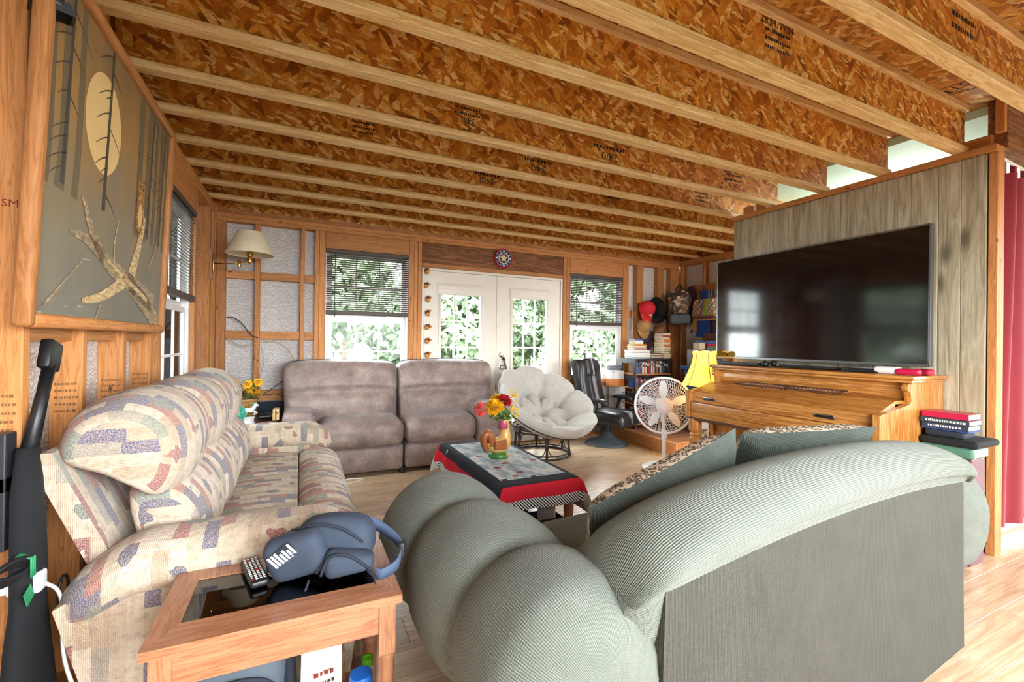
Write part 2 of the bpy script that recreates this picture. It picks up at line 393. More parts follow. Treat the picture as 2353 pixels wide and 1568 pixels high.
m.set(Base_Color=m.mix(nz, '#a39f99', '#c6c2bb'), Roughness=.85, Sheen_Weight=.2); m.bump(nz, .3, .02)
m = Mat('black_leather'); v = m.co(); nz = m.noise(v, 25, 3).outputs[0]; m.set(Base_Color=m.mix(nz, '#1d1b1d', '#2f2b2d'), Roughness=.34, Specular_IOR_Level=.5); m.bump(nz, .15, .004)
plain('grey_leather', '#8e8a90', .4)
# the tablecloth print: blue-grey field, dark band, red band, ticking stripe, by distance from the cloth's edge
m = Mat('cloth_print'); uv = m.n('TexCoord').outputs['UV']; sp = m.n('SeparateXYZ', None, Vector=uv).outputs
HW, HL = .447, .717
dx = m.math('SUBTRACT', HW, m.math('ABSOLUTE', sp[0])); dy = m.math('SUBTRACT', HL, m.math('ABSOLUTE', sp[1])); d = m.math('MINIMUM', dx, dy)
nz = m.noise(m.n('Mapping', None, Vector=uv, Scale=(6, 3, 1)).outputs[0], 2.2, 4).outputs[0]
fld = m.ramp(nz, [(.3, '#6d8496'), (.48, '#a5b6bd'), (.6, '#d3d8d6'), (.75, '#b99a98')])
vo = m.n('TexVoronoi', {'distance': 'CHEBYCHEV'}, Vector=m.n('Mapping', None, Vector=uv, Scale=(11, 14, 1)).outputs[0], Scale=1.0)
vc = m.n('SeparateColor', None, Color=vo.outputs['Color']).outputs
spot = m.math('MULTIPLY', m.math('LESS_THAN', vo.outputs[0], .22), m.math('GREATER_THAN', vc[0], .55))
fld = m.mix(spot, fld, m.ramp(vc[1], [(0, '#a83a3c'), (.35, '#2e3038'), (.6, '#e6e2da'), (.8, '#8f2f36')], 'CONSTANT'))
dk = m.mix(m.math('MULTIPLY', m.math('LESS_THAN', vo.outputs[0], .13), m.math('GREATER_THAN', vc[0], .7)), '#2b2d36', '#e4e2dc')
st = m.math('PINGPONG', m.math('MULTIPLY', m.math('ADD', sp[0], sp[1]), 1.0), .009)
tick = m.mix(m.math('GREATER_THAN', st, .0045), '#20222b', '#eceae6')
c = m.mix(m.math('GREATER_THAN', d, .235), dk, fld); c = m.mix(m.math('LESS_THAN', d, .135), c, '#c4202f'); c = m.mix(m.math('LESS_THAN', d, .058), c, tick)
m.set(Base_Color=c, Roughness=.85, Specular_IOR_Level=.2)
# plain finishes
for nm, c, r, mt in (('white_paint', '#ece6dd', .45, 0), ('vinyl', '#f0f0f0', .35, 0), ('door_white', '#e6ded2', .4, 0), ('mint', '#cfeee2', .8, 0), ('black_plastic', '#17181b', .4, 0), ('dark_plastic', '#2d3036', .45, 0),
        ('grey_plastic', '#7f8388', .45, 0), ('white_plastic', '#eef0f2', .35, 0), ('fan_white', '#e8e8ea', .35, 0), ('brass', '#d0a04a', .25, 1), ('chrome', '#c9cacc', .15, 1), ('iron', '#3b2f2c', .5, .3), ('chair_base', '#4a525c', .55, 0),
        ('blind', '#4a3a34', .5, 0), ('curtain_red', '#8e1f30', .8, 0), ('shade_cream', '#f2e4c4', .8, 0), ('teal', '#2fc2a2', .4, 0), ('wicker', '#c79a5e', .7, 0), ('porcelain', '#eef0f4', .25, 0), ('petal_yellow', '#f5b90e', .7, 0),
        ('petal_red', '#b5121d', .7, 0), ('petal_coral', '#e4463f', .7, 0), ('leaf', '#54752b', .7, 0), ('leaf_dark', '#3d5722', .7, 0), ('stem', '#5f7a34', .7, 0), ('navy_cloth', '#3b4657', .85, 0), ('navy_dark', '#232b38', .8, 0), ('strap', '#4d5f7c', .8, 0),
        ('black_cloth', '#15191d', .9, 0), ('grey_cloth', '#5d6873', .9, 0), ('paper', '#efece6', .8, 0), ('paper_tan', '#d6b489', .8, 0), ('blue_bin', '#2f5f93', .4, 0), ('blue_cap', '#1f6fd6', .35, 0), ('green_lime', '#79d028', .4, 0),
        ('red_cloth', '#d5202c', .8, 0), ('black_felt', '#121215', .95, 0), ('tan_cloth', '#b98f57', .85, 0), ('brown_leather', '#8a5a33', .5, 0), ('purple_cloth', '#4a2b45', .85, 0), ('blue_cloth', '#2a4a9a', .85, 0), ('pink_paper', '#dc9ab0', .8, 0),
        ('cord_yellow', '#dba021', .5, 0), ('cord_white', '#e6e4e0', .5, 0), ('cord_black', '#1b1b1d', .5, 0), ('cord_grey', '#4b4742', .6, 0), ('cord_tan', '#c9b08c', .6, 0), ('trunk', '#5b4a3a', .9, 0), ('ink', '#26211c', .8, 0), ('ink_red', '#7a2a22', .8, 0), ('ink_soft', '#8a5c34', .8, 0), ('green_tag', '#2fa06a', .5, 0), ('pouch', '#e9edf0', .4, 0),
        ('acorn_nut', '#c9832e', .5, 0), ('acorn_cap', '#6b3a1c', .7, 0), ('clock_red', '#b3202a', .4, 0), ('clock_blue', '#2f2c5c', .5, 0), ('clock_face', '#e6cfae', .6, 0), ('clock_dark', '#4a3b22', .6, 0), ('rooster_red', '#a33a3a', .3, 0), ('rooster_tan', '#d8ab62', .3, 0), ('rooster_brown', '#9a5a33', .3, 0),
        ('rooster_green', '#3f7a3a', .3, 0), ('rooster_rose', '#a84a62', .3, 0), ('shelf_black', '#2d2f36', .4, 0), ('book_red', '#b3213f', .5, 0), ('book_navy', '#2b3a52', .6, 0), ('book_teal', '#31424a', .6, 0), ('book_green', '#4f7f6a', .5, 0), ('book_maroon', '#6d3b48', .5, 0), ('book_rose', '#b07a78', .5, 0), ('book_cream', '#dccdb0', .7, 0),
        ('book_blue', '#3a5fa8', .6, 0), ('book_orange', '#cf7a35', .6, 0), ('book_white', '#e3e2de', .7, 0), ('book_brown', '#6b4a36', .7, 0), ('book_black', '#26242a', .5, 0), ('red_vinyl', '#c01f4c', .3, 0), ('siding', '#b4bec4', .7, 0), ('soil', '#2f3626', .95, 0), ('harlequin_black', '#1b1714', .6, 0), ('brass_dark', '#8f8f88', .3, 1), ('rubber', '#222326', .7, 0), ('tv_bezel', '#8a8d92', .3, .8), ('cream_box', '#d9b982', .7, 0), ('print_moon', '#f2cf8e', .6, 0), ('print_tree', '#4d4a42', .6, 0), ('print_tree_soft', '#75684f', .6, 0), ('print_owl_light', '#ecc98d', .6, 0)):
    plain(nm, c, r, mt)
MATS['curtain_red'].node_tree.nodes['Principled BSDF'].inputs['Sheen Weight'].default_value = .2
m = Mat('tv_screen'); nz = m.noise(m.co(), 3, 2).outputs[0]; m.set(Base_Color=m.mix(nz, '#08080a', '#0b0a0c'), Roughness=.09, Specular_IOR_Level=.8)
def pane_glass(name, tint, refl):
    m = Mat(name); t = m.n('BsdfTransparent', None, Color=lin(tint)); g = m.n('BsdfGlossy', None, Roughness=m.math('MULTIPLY', m.noise(m.co(), 3, 2).outputs[0], .04))
    fr = m.n('Fresnel', None, IOR=refl); mx = m.n('MixShader', None, i0=fr.outputs[0], i1=t.outputs[0], i2=g.outputs[0])
    m.t.links.new(mx.outputs[0], m.t.nodes['Material Output'].inputs[0])
pane_glass('glass', '#f7faf8', 1.18)
pane_glass('table_glass', '#8f8a84', 1.9)
m = Mat('lampshade_yellow'); nz = m.noise(m.co(), 14, 4, .6).outputs[0]; m.set(Base_Color=m.mix(nz, '#d6a53c', '#f3d27c'), Roughness=.6, Subsurface_Weight=.0)
m.set(Emission_Color=lin('#f2b53a'), Emission_Strength=.45)
m = Mat('camo'); v = m.co(); vo = m.n('TexVoronoi', None, Vector=m.n('VectorMath', {'operation': 'MULTIPLY_ADD'}, i0=m.noise(v, 12, 3).outputs['Color'], i1=(.08, .08, .08), i2=v).outputs[0], Scale=24)
m.set(Base_Color=m.ramp(m.n('SeparateColor', None, Color=vo.outputs['Color']).outputs[0], [(0, '#3c2f26'), (.3, '#6a5140'), (.55, '#4a4236'), (.75, '#94796a'), (.92, '#d2c3b4')], 'CONSTANT'), Roughness=.6)
m = Mat('tote_print'); v = m.co(); ck = m.n('TexVoronoi', {'distance': 'MANHATTAN'}, Vector=m.co('Object', (22, 22, 22), (45, 45, 0)), Scale=1.0, Randomness=0.0)
m.set(Base_Color=m.mix(m.ramp(ck.outputs[0], [(.5, (0, 0, 0, 1)), (.62, (1, 1, 1, 1))]), '#e3d6bb', '#9a8262'), Roughness=.6)
m = Mat('print_ground'); sp = m.n('SeparateXYZ', None, Vector=m.co('Object')).outputs; nz = m.noise(m.co('Object', (1, 3, 1)), 2.2, 4, .6).outputs[0]
f = m.math('ADD', m.math('MULTIPLY', sp[2], .75), m.math('MULTIPLY', m.math('SUBTRACT', nz, .5), .55))
m.set(Base_Color=m.ramp(f, [(.05, '#77736a'), (.3, '#8a7f6a'), (.55, '#a98450'), (.8, '#86704f')]), Roughness=.5, Specular_IOR_Level=.4, Coat_Weight=.1)
for nm_, c1_, c2_, c3_ in (('print_log', '#6d5f4c', '#a08a6c', '#cdb48c'), ('print_log_light', '#8d7450', '#d2b27c', '#f0dcb0'), ('print_owl', '#5c3b1e', '#a8713a', '#dcb070')):
    m = Mat(nm_); nz = m.noise(m.co('Object', (1, 9, 30), (25, 0, 0)), 3.0, 4, .65, .8).outputs[0]; m.set(Base_Color=m.ramp(nz, [(.32, c1_), (.5, c2_), (.66, c3_)]), Roughness=.5)
m = Mat('leaf_out'); oi = m.n('ObjectInfo').outputs['Random']; nz = m.noise(m.co(), 1.2, 3).outputs[0]
m.set(Base_Color=m.ramp(nz, [(.3, '#52624a'), (.55, '#6b7c5e'), (.75, '#8b9a76')]), Roughness=.7)
m = Mat('basket_weave'); wv = m.n('TexWave', {'bands_direction': 'Z'}, Vector=m.co(), Scale=28, Distortion=2).outputs['Fac']; m.set(Base_Color=m.mix(wv, '#8e6534', '#d3a668'), Roughness=.7); m.bump(wv, .6, .005)
m = Mat('pleat'); v = m.co(); sp = m.n('SeparateXYZ', None, Vector=v).outputs; an = m.math('ARCTAN2', sp[1], sp[0]); wv = m.math('PINGPONG', m.math('MULTIPLY', an, 9.5), .5)
m.set(Base_Color=m.mix(wv, '#e8dab8', '#fbf3dd'), Roughness=.8); m.bump(wv, .4, .004)
# ------------------------------------------------------------------ the room shell
XL, YB, XR, JZ = -.706, 4.915, 5.03, 2.443      # stud faces left, back, right; underside of the joists
SD = .089; T = .038                              # stud depth and thickness
Y_REAR = -1.25
# floor with its planks
fl = struct('floor', box(XL-.12, 6.2, Y_REAR, YB+.12, -.12, -.013), 'darkwood_x', 'wood-look plank floor of the room', 'floor')
PL, PW = 1.22, .181
pm = mesh_of(bbox(-PL/2, PL/2, -PW/2, PW/2, -.0125, 0, .0012, 1), 'plank')
row = 0; y = Y_REAR+PW/2
while y < YB+.05:
    x = XL-.1+PL/2-(row*.43 % PL)
    while x-PL/2 < 5.15:
        o = link('plank', pm, fl, (x, y, 0)); o.scale = (.9994, .9965, 1)
        x += PL
    y += PW; row += 1
# ---- left wall: studs, plates, foil behind
wl = struct('wall_left', join(box(XL-.125, XL-SD, Y_REAR, 3.13, 0, JZ), box(XL-.125, XL-SD, 4.0, YB+.12, 0, JZ), box(XL-.125, XL-SD, 3.13, 4.0, 0, .74), box(XL-.125, XL-SD, 3.13, 4.0, 2.16, JZ)), 'foil', 'open stud wall backed with silver foil insulation', 'wall')
stm = mesh_of(bbox(XL-SD, XL, -T/2, T/2, .038, 2.367, .002, 1), 'pine_z')
for yy in (-.8, -.4, .1, .52, .93, 1.34, 1.753, 2.141, 2.554, 2.952, 3.071, 3.111, 4.019, 4.059, 4.62, 4.80, 4.88):
    link('stud', stm, wl, (0, yy, 0))
for z0, nm in ((0, 'bottom_plate'), (2.367, 'top_plate'), (2.405, 'top_plate')):
    part(nm, bbox(XL-SD, XL, Y_REAR, YB, z0, z0+.038, .002, 1), 'pine_y', wl)
part('header', bbox(XL-SD, XL-.002, 3.13, 4.0, 2.16, 2.367, .002, 1), 'pine_y', wl)
part('sill_board', bbox(XL-SD, XL+.004, 3.13, 4.0, .70, .74, .002, 1), 'pine_y', wl)
for a, b in ((1.772, 2.122), (2.16, 2.535), (2.573, 2.933)):
    part('blocking', bbox(XL-SD, XL-.03, a, b, 1.215, 1.30, .002, 1), 'pine_y', wl)
# ---- back wall
OPEN = [(.225, 1.075, .74, 2.16), (1.216, 3.041, 0, 2.03), (3.15, 4.01, .74, 2.13)]
gs = []; xs = [XL-.125]+[t for o in OPEN for t in o[:2]]+[XR+.125]
for i in range(0, len(xs), 2): gs.append(box(xs[i], xs[i+1], YB+SD, YB+.125, 0, JZ))
for a, b, z0, z1 in OPEN:
    gs.append(box(a, b, YB+SD, YB+.125, z1, JZ))
    if z0 > 0: gs.append(box(a, b, YB+SD, YB+.125, 0, z0))
wb = struct('wall_back', join(*gs), 'foil', 'open stud wall with windows and French doors', 'wall')
def vstud(x0, x1, z0=.038, z1=2.33, m='pine_z', nm='stud', dy=0, par=wb): return part(nm, bbox(x0, x1, YB+dy, YB+SD, z0, z1, .002, 1), m, par)
for a, b in ((XL, -.668), (-.668, -.634), (-.394, -.351), (-.001, .037), (.130, .168), (.170, .224), (1.076, 1.128), (1.130, 1.168), (1.172, 1.212), (3.045, 3.096), (3.098, 3.148), (4.012, 4.055), (4.058, 4.105), (4.26, 4.365), (4.64, 4.75), (4.87, 5.03)): vstud(a, b)
for i in range(3): part('top_plate', bbox(XL, XR, YB-.001*i, YB+SD, 2.33+.0377*i, 2.3665+.0377*i, .002, 1), 'pine_x', wb)
part('bottom_plate', bbox(XL, 1.2, YB, YB+SD, 0, .038, .002, 1), 'pine_x', wb); part('bottom_plate', bbox(3.05, XR, YB, YB+SD, 0, .038, .002, 1), 'pine_x', wb)
for (z0, z1) in ((1.80, 1.873), (1.225, 1.306), (.636, .734)):
    for a, b in ((-.632, -.396), (-.349, -.003), (.039, .128)): part('blocking', bbox(a, b, YB+.012, YB+SD, z0, z1, .002, 1), 'pine_x', wb)
for a, b in ((4.107, 4.258), (4.367, 4.638)): part('blocking', bbox(a, b, YB+.02, YB+SD, 1.60, 1.69, .002, 1), 'pine_x', wb)
part('header', bbox(.226, 1.074, YB+.001, YB+SD, 2.162, 2.328, .002, 1), 'pine_x', wb); part('header', bbox(3.15, 4.01, YB+.001, YB+SD, 2.132, 2.328, .002, 1), 'pine_x', wb)
part('header', bbox(1.214, 3.043, YB+.006, YB+SD, 2.10, 2.328, .002, 1), 'oldpine_x', wb); part('header', bbox(1.214, 3.043, YB-.002, YB+SD, 2.052, 2.098, .002, 1), 'pine_x', wb)
for a, b in ((.226, 1.074), (3.15, 4.01)): part('sill_board', bbox(a, b, YB-.004, YB+SD, .70, .738, .002, 1), 'pine_x', wb)
part('rim_board', box(XL-.12, XR+.1, YB+.02, YB+.06, JZ, 2.745), 'osb_web', wb)
# ---- right wall of the alcove and the painted wall beyond
wr = struct('wall_right', box(XR+SD, XR+.125, 2.98, YB+.12, 0, JZ), 'foil', 'open stud wall of the alcove with foil insulation', 'wall')
for yy in (3.05, 3.36, 3.72, 4.08, 4.47, 4.86): part('stud', bbox(XR, XR+SD, yy-T/2, yy+T/2, .038, 2.367, .002, 1), 'pine_z', wr)
part('top_plate', bbox(XR, XR+SD, 2.98, YB, 2.367, JZ, .002, 1), 'pine_y', wr); part('bottom_plate', bbox(XR, XR+SD, 2.98, YB, 0, .038, .002, 1), 'pine_y', wr)
struct('wall_far', join(box(6.0, 6.1, 1.15, 1.55, 0, 2.745), box(6.0, 6.1, 2.65, 3.1, 0, 2.745), box(6.0, 6.1, 1.55, 2.65, 0, 1.0), box(6.0, 6.1, 1.55, 2.65, 2.3, 2.745), box(6.0, 6.1, Y_REAR, .15, 2.2, 2.745), box(6.0, 6.1, .15, 1.15, 0, 2.745), box(5.16, 6.1, 2.95, 3.05, 0, 2.745)), 'mint', 'pale mint painted wall beyond the partition', 'wall')  # unseen kitchen window opening added to let daylight into that room
struct('ceiling_kitchen', box(3.87, 5.99, 1.26, 2.94, 2.69, 2.744), 'mint', 'pale mint painted ceiling beyond the partition', 'ceiling')
# ---- partition carrying the panelling
PX0 = 3.715
wp = struct('wall_middle', box(3.732, 3.81, 1.21, 2.952, 0, 2.40), 'darkwood_z', 'partition wall clad in weathered grey planks', 'wall')
seams = [1.214, 1.33, 1.44, 1.585, 1.66, 1.80, 1.93, 2.02, 2.15, 2.24, 2.36, 2.47, 2.56, 2.67, 2.78, 2.86, 2.95]
for a, b in zip(seams, seams[1:]): part('plank', bbox(PX0, 3.731, a+.0005, b-.0005, .02, 2.398, .0035, 1), 'panelling', wp)
part('cap_plate', bbox(3.70, 3.815, 1.17, 2.96, 2.40, 2.4425, .002, 1), 'pine_y', wp)
part('end_stud', bbox(3.722, 3.812, 1.168, 1.208, 0, 2.40, .002, 1), 'pine_z', wp)
# ---- ceiling: subfloor, I-joists with web and flanges
ce = struct('ceiling', box(XL-.12, 6.2, Y_REAR, YB+.12, 2.746, 2.765), 'osb_floor', 'underside of the upper floor with bare wooden joists', 'ceiling')
JY = [2.183+.4064*i for i in range(-8, 7)]; FW = .062
def joist(x0, x1, yf):
    yc = yf-FW/2
    j = part('joist', box(x0, x1, yc-.006, yc+.006, JZ+.036, 2.708), 'osb_web', ce)
    part('flange', bbox(x0, x1, yc-FW/2, yc+FW/2, JZ+.0005, JZ+.038, .0025, 1), 'flange_x', j)
    part('flange', bbox(x0, x1, yc-FW/2, yc+FW/2, 2.707, 2.7455, .0025, 1), 'flange_x', j)
    return j
JO = {}
for i, yf in enumerate(JY): JO[i-8] = joist(XL-.05, (5.1 if yf > 2.97 else 3.76), yf)
for yf in JY:
    if yf > 2.7: continue
    part('blocking', bbox(XL-.085, XL-.06, yf, yf+.34, JZ+.001, 2.74, .002, 1), 'osb_floor', ce)
part('rim_board', box(XL-.12, XL-.09, Y_REAR, YB+.12, JZ, 2.745), 'osb_floor', ce); part('rim_board', box(5.11, 5.15, 2.96, YB+.12, JZ, 2.745), 'osb_floor', ce)
for yy in (2.62, 2.75): part('blocking', bbox(3.70, 3.80, yy, yy+.09, JZ+.002, JZ+.06, .002, 1), 'pine_y', ce)
part('blocking', bbox(3.79, 3.85, 1.22, 1.39, JZ+.001, JZ+.09, .002, 1), 'pine_y', ce)
part('header', bbox(3.83, 6.0, 1.16, 1.25, 2.44, 2.745, .003, 1), 'oldpine_x', ce)
part('post', bbox(3.79, 3.86, 1.165, 1.205, JZ+.09, 2.745, .002, 1), 'pine_z', ce)
# stamps printed on the joist webs (upside down) and on the subfloor
def smudge(w, h, seed, m='ink'):
    """a line of print too small to read"""
    rn = random.Random(seed); g = []; x = -w/2
    while x < w/2:
        a = rn.uniform(.25, .9)*h; g.append(box(x, x+a, -h*rn.uniform(.3, .5), h*rn.uniform(.3, .5), 0, .0002)); x += a+h*.3
    return mesh_of(join(*g), m)
def stamp(j, x, z, lines, size, flip=True):
    yc = JY[j+8]-FW/2-.0068
    for k, s in enumerate(lines):
        t = text_mesh(s, size*(1.6 if k == 0 else .7), 'ink') if s != '|' else smudge(size*5, size*.55, j*7+k); o = link('stamp', t, JO[j], (x, yc, z+(k*size*1.15 if flip else -k*size*1.15)), (90, 180 if flip else 0, 0))
L2 = ['24/0', '|', '|', '|']; L3 = ['24/0', '|']
for j, x, z, ls, s_ in ((1, .9, 2.56, L2, .03), (2, .35, 2.54, L2[1:], .026), (3, 1.35, 2.53, L3, .045), (2, 1.6, 2.54, L3, .045), (1, 1.95, 2.54, L3, .05), (4, 2.25, 2.54, L2, .035), (3, 2.6, 2.54, L2, .035), (1, 3.2, 2.54, L2, .035), (2, 3.3, 2.54, L2[1:], .03), (5, 3.2, 2.54, L2, .035)):
    stamp(j, x, z, ls, s_)
stamp(-2, 1.95, 2.69, ['2R24/W24', '|', '|', '|'], .033, False)
stamp(-3, 2.6, 2.66, ['|', '|'], .045, False)
t = link('stamp', text_mesh('STER', .09, 'ink'), ce, (3.45, 1.29, 2.7455), (180, 0, 75))
for g_ in ((-.17, .17, .06, .066), (-.17, .17, -.066, -.06), (-.17, -.164, -.066, .066), (.164, .17, -.066, .066)):
    part('stamp_border', box(g_[0], g_[1], g_[2], g_[3], -.0003, .0003), 'ink', ce, loc=(3.45, 1.29, 2.7454), rot=(0, 0, -75))
# grade stamps on the near studs
for yy, z in ((1.7335, 1.02), (2.1215, 1.02), (2.5345, 1.0), (2.9325, 1.0)):
    for k in range(5):
        link('stamp', smudge(.06, .010, k+int(yy*10), 'ink_soft'), wl, (XL-.045, yy-.0006, z-.055+.024*k), (90, 0, 0))
link('stamp', text_mesh('SM', .03, 'ink_red'), wl, (XL-.03, 1.7335, 1.60), (90, 0, 0))
# rear wall behind the viewer; unseen window opening added for frontal fill, besides the side doorway in wall_far
wq = struct('wall_rear', join(box(XL-.12, 0, Y_REAR-.1, Y_REAR, 0, 2.745), box(2.6, 6.2, Y_REAR-.1, Y_REAR, 0, 2.745), box(0, 2.6, Y_REAR-.1, Y_REAR, 0, .8), box(0, 2.6, Y_REAR-.1, Y_REAR, 2.2, 2.745)), 'white_paint', 'rear wall with an added fill-light window behind the viewer', 'wall')
# ---- raised platform in the corner
plf = struct('raised_platform', box(3.74, XR, 3.67, YB, 0, .135), 'darkwood_x', 'low raised wooden platform in the alcove corner', 'platform')
part('riser', bbox(3.70, 3.74, 3.63, YB-.001, 0, .15, .003, 1), 'pine_y', plf); part('riser', bbox(3.74, XR, 3.63, 3.67, 0, .15, .003, 1), 'pine_x', plf)
for k in range(8): part('plank', bbox(3.742, XR, 3.672+k*.155, 3.672+(k+1)*.155-.002, .135, .15, .002, 1), 'maple_x', plf)
# ------------------------------------------------------------------ windows and doors
def win(name, label, x0, x1, z0, z1, left=False):
    """vinyl double-hung window with grilles, set in the opening (local x along the wall, y outward)"""
    w = x1-x0; base = (XL, x0, z0) if left else (x0, YB, z0)
    o = part(name, join(bbox(0, .03, .03, .11, 0, z1-z0, .003, 1), bbox(w-.03, w, .03, .11, 0, z1-z0, .003, 1), bbox(.03, w-.03, .03, .11, 0, .035, .003, 1), bbox(.03, w-.03, .03, .11, z1-z0-.03, z1-z0, .003, 1)), 'vinyl', None, False, base, (0, 0, 90) if left else None)
    o['kind'] = 'structure'; o['label'] = label; o['category'] = 'window'
    h = (z1-z0-.065)/2
    for k, yy in ((0, .05), (1, .075)):
        zb = .035+k*h; f = .038
        s = part('sash', join(bbox(.03, .03+f, yy, yy+.024, zb, zb+h, .002, 1), bbox(w-.03-f, w-.03, yy, yy+.024, zb, zb+h, .002, 1), bbox(.03+f, w-.03-f, yy, yy+.024, zb, zb+f, .002, 1), bbox(.03+f, w-.03-f, yy, yy+.024, zb+h-f, zb+h, .002, 1)), 'vinyl', o)
        part('pane', box(.03+f, w-.03-f, yy+.009, yy+.013, zb+f, zb+h-f), 'glass', s)
        a, b = .03+f, w-.03-f
        for t in (1/3, 2/3): part('muntin', box(a+(b-a)*t-.008, a+(b-a)*t+.008, yy+.006, yy+.017, zb+f, zb+h-f), 'vinyl', s)
        part('muntin', box(a, b, yy+.0065, yy+.0165, zb+h/2-.008, zb+h/2+.008), 'vinyl', s)
    part('jamb', join(box(-.002, .002, .0, .09, 0, z1-z0), box(w-.002, w+.002, 0, .09, 0, z1-z0)), 'pine_z', o)
    return o
win('window_1', 'white double-hung window behind the grey sofa', .227, 1.073, .74, 2.16)
win('window_2', 'white double-hung window behind the black swivel chair', 3.152, 4.008, .74, 2.13)
win('window_3', 'white double-hung window beside the framed owl picture', 3.132, 3.998, .74, 2.16, True)
def blind(label, w, z_top, z_bot, loc, rz, tilt=-19):
    t = thing('window_blind', label, 'blind', loc, rz, 'brown slatted window blinds')
    part('headrail', bbox(0, w, -.03, .01, z_top-.035, z_top, .003, 1), 'blind', t); part('bottom_rail', bbox(.004, w-.004, -.024, .008, z_bot, z_bot+.045, .006, 2), 'blind', t)
    n = int((z_top-z_bot-.09)/.0212); sl = mesh_of(xf(box(.006, w-.006, -.0125, .0125, -.0006, .0006), RX(tilt)), 'blind')
    for k in range(n): link('slat', sl, t, (0, -.01, z_bot+.06+k*(z_top-z_bot-.1)/(n-1)))
    for xx in (.1, w-.1): part('ladder_cord', box(xx-.0015, xx+.0015, -.0245, -.0225, z_bot+.03, z_top-.03), 'blind', t)
    part('wand', cyl((.085, -.036, z_bot-.02), (.085, -.034, z_top-.04), .004, 8), 'black_plastic', t)
    return t
blind('brown slatted blind over the window behind the grey sofa', .835, 2.158, 1.49, (.233, YB+.02, 0), 0)
blind('brown slatted blind over the window behind the black swivel chair', .846, 2.128, 1.468, (3.157, YB+.02, 0), 0)
blind('brown slatted blind over the window beside the framed owl picture', .855, 2.158, 1.495, (XL-.02, 3.138, 0), 90, 24)
# French doors
def leaf(name, label, x0, x1, gl, gr, hinge_left):
    o = part(name, join(bbox(x0, gl, YB+.02, YB+.064, .015, 2.018, .002, 1), bbox(gr, x1, YB+.02, YB+.064, .015, 2.018, .002, 1), box(gl, gr, YB+.021, YB+.063, 1.765, 2.017), box(gl, gr, YB+.021, YB+.063, .016, .26)), 'door_white')
    o['kind'] = 'structure'; o['label'] = label; o['category'] = 'door'
    f = .028
    part('glass_trim', join(bbox(gl-f, gl+.004, YB+.008, YB+.022, .24, 1.80, .004, 2), bbox(gr-.004, gr+f, YB+.008, YB+.022, .24, 1.80, .004, 2), bbox(gl-f, gr+f, YB+.008, YB+.022, .235, .265, .004, 2), bbox(gl-f-.014, gr+f+.014, YB+.004, YB+.024, 1.762, 1.892, .008, 2), bbox(gl-f, gr+f, YB+.001, YB+.02, 1.82, 1.875, .006, 2)), 'door_white', o, 30)
    part('pane', box(gl, gr, YB+.040, YB+.044, .26, 1.765), 'glass', o)
    for t in (1/3, 2/3): part('muntin', box(gl+(gr-gl)*t-.009, gl+(gr-gl)*t+.009, YB+.033, YB+.051, .26, 1.765), 'vinyl', o)
    for k in range(1, 5): part('muntin', box(gl, gr, YB+.034, YB+.05, .26+1.505*k/5-.009, .26+1.505*k/5+.009), 'vinyl', o)
    return o
d1 = leaf('door_1', 'white French door with the acorn garland', 1.246, 2.126, 1.443, 1.922, True)
d2 = leaf('door_2', 'white French door with the knob and deadbolt', 2.130, 3.01, 2.341, 2.816, False)
part('casing', join(bbox(1.217, 1.243, YB+.004, YB+.085, 0, 2.05, .003, 1), bbox(3.013, 3.040, YB+.004, YB+.085, 0, 2.05, .003, 1), bbox(1.243, 3.013, YB+.004, YB+.085, 2.02, 2.05, .003, 1)), 'door_white', d1)
part('threshold', bbox(1.245, 3.01, YB-.01, YB+.10, 0, .014, .003, 1), 'oldpine_x', d1)
kn = lathe([(.004, 0), (.032, .0), (.032, .006), (.012, .01), (.012, .03), (.024, .036), (.031, .05), (.026, .064), (.006, .068)], 16)
part('knob', xf(kn, TR(2.197, YB+.021, .925) @ RX(90)), 'chrome', d2, 40); part('deadbolt', xf(lathe([(.004, 0), (.032, 0), (.03, .012), (.01, .014), (.01, .022), (.003, .024)], 16), TR(2.195, YB+.021, 1.075) @ RX(90)), 'chrome', d2, 40)
part('security_bar', join(cyl((2.20, YB-.03, 1.05), (2.30, YB-.09, .62), .011, 8), sphere(.02, 2.205, YB-.03, 1.03, 8), bbox(2.29, 2.33, YB-.1, YB-.06, .70, .74, .004)), 'black_plastic', d2, 40)
# ------------------------------------------------------------------ big furniture
def sm(t): t = max(0, min(1, t)); return t*t*(3-2*t)
def rnd_end(t, e):
    """1 in the middle, falling in a quarter circle to 0 over the last e at both ends (t in 0..1)"""
    d = min(t, 1-t)
    return 1.0 if d >= e else math.sqrt(max(0, 1-((e-d)/e)**2))
def smooth_ring(pts, k=4):
    P = [Vector(p+(0,)) if len(p) == 2 else Vector(p) for p in pts]; n = len(P); out = []
    for i in range(n):
        a, b, c, d = P[i-1], P[i], P[(i+1) % n], P[(i+2) % n]
        for j in range(k):
            t = j/k; out.append(.5*((2*b)+(c-a)*t+(2*a-5*b+4*c-d)*t*t+(3*b-a-3*c+d)*t**3))
    return out
def puff_sweep(prof, a0, a1, axis, e=.16, lo=.72, n=18, shape=None):
    """closed profile swept along an axis, its ends drawn in like stuffed upholstery"""
    ring = smooth_ring(prof); cx = sum(p.x for p in ring)/len(ring); cz = sum(p.y for p in ring)/len(ring); R_ = []
    for i in range(n+1):
        t = i/n; t = .5-.5*math.cos(PI*t); s = lo+(1-lo)*rnd_end(t, e); a = a0+(a1-a0)*t; q = []
        for p in ring:
            x, z = cx+(p.x-cx)*s, cz+(p.y-cz)*s
            if shape: x, z = shape(x, z, a)
            q.append((x, a, z) if axis == 'y' else (a, x, z))
        R_.append(q)
    return R_
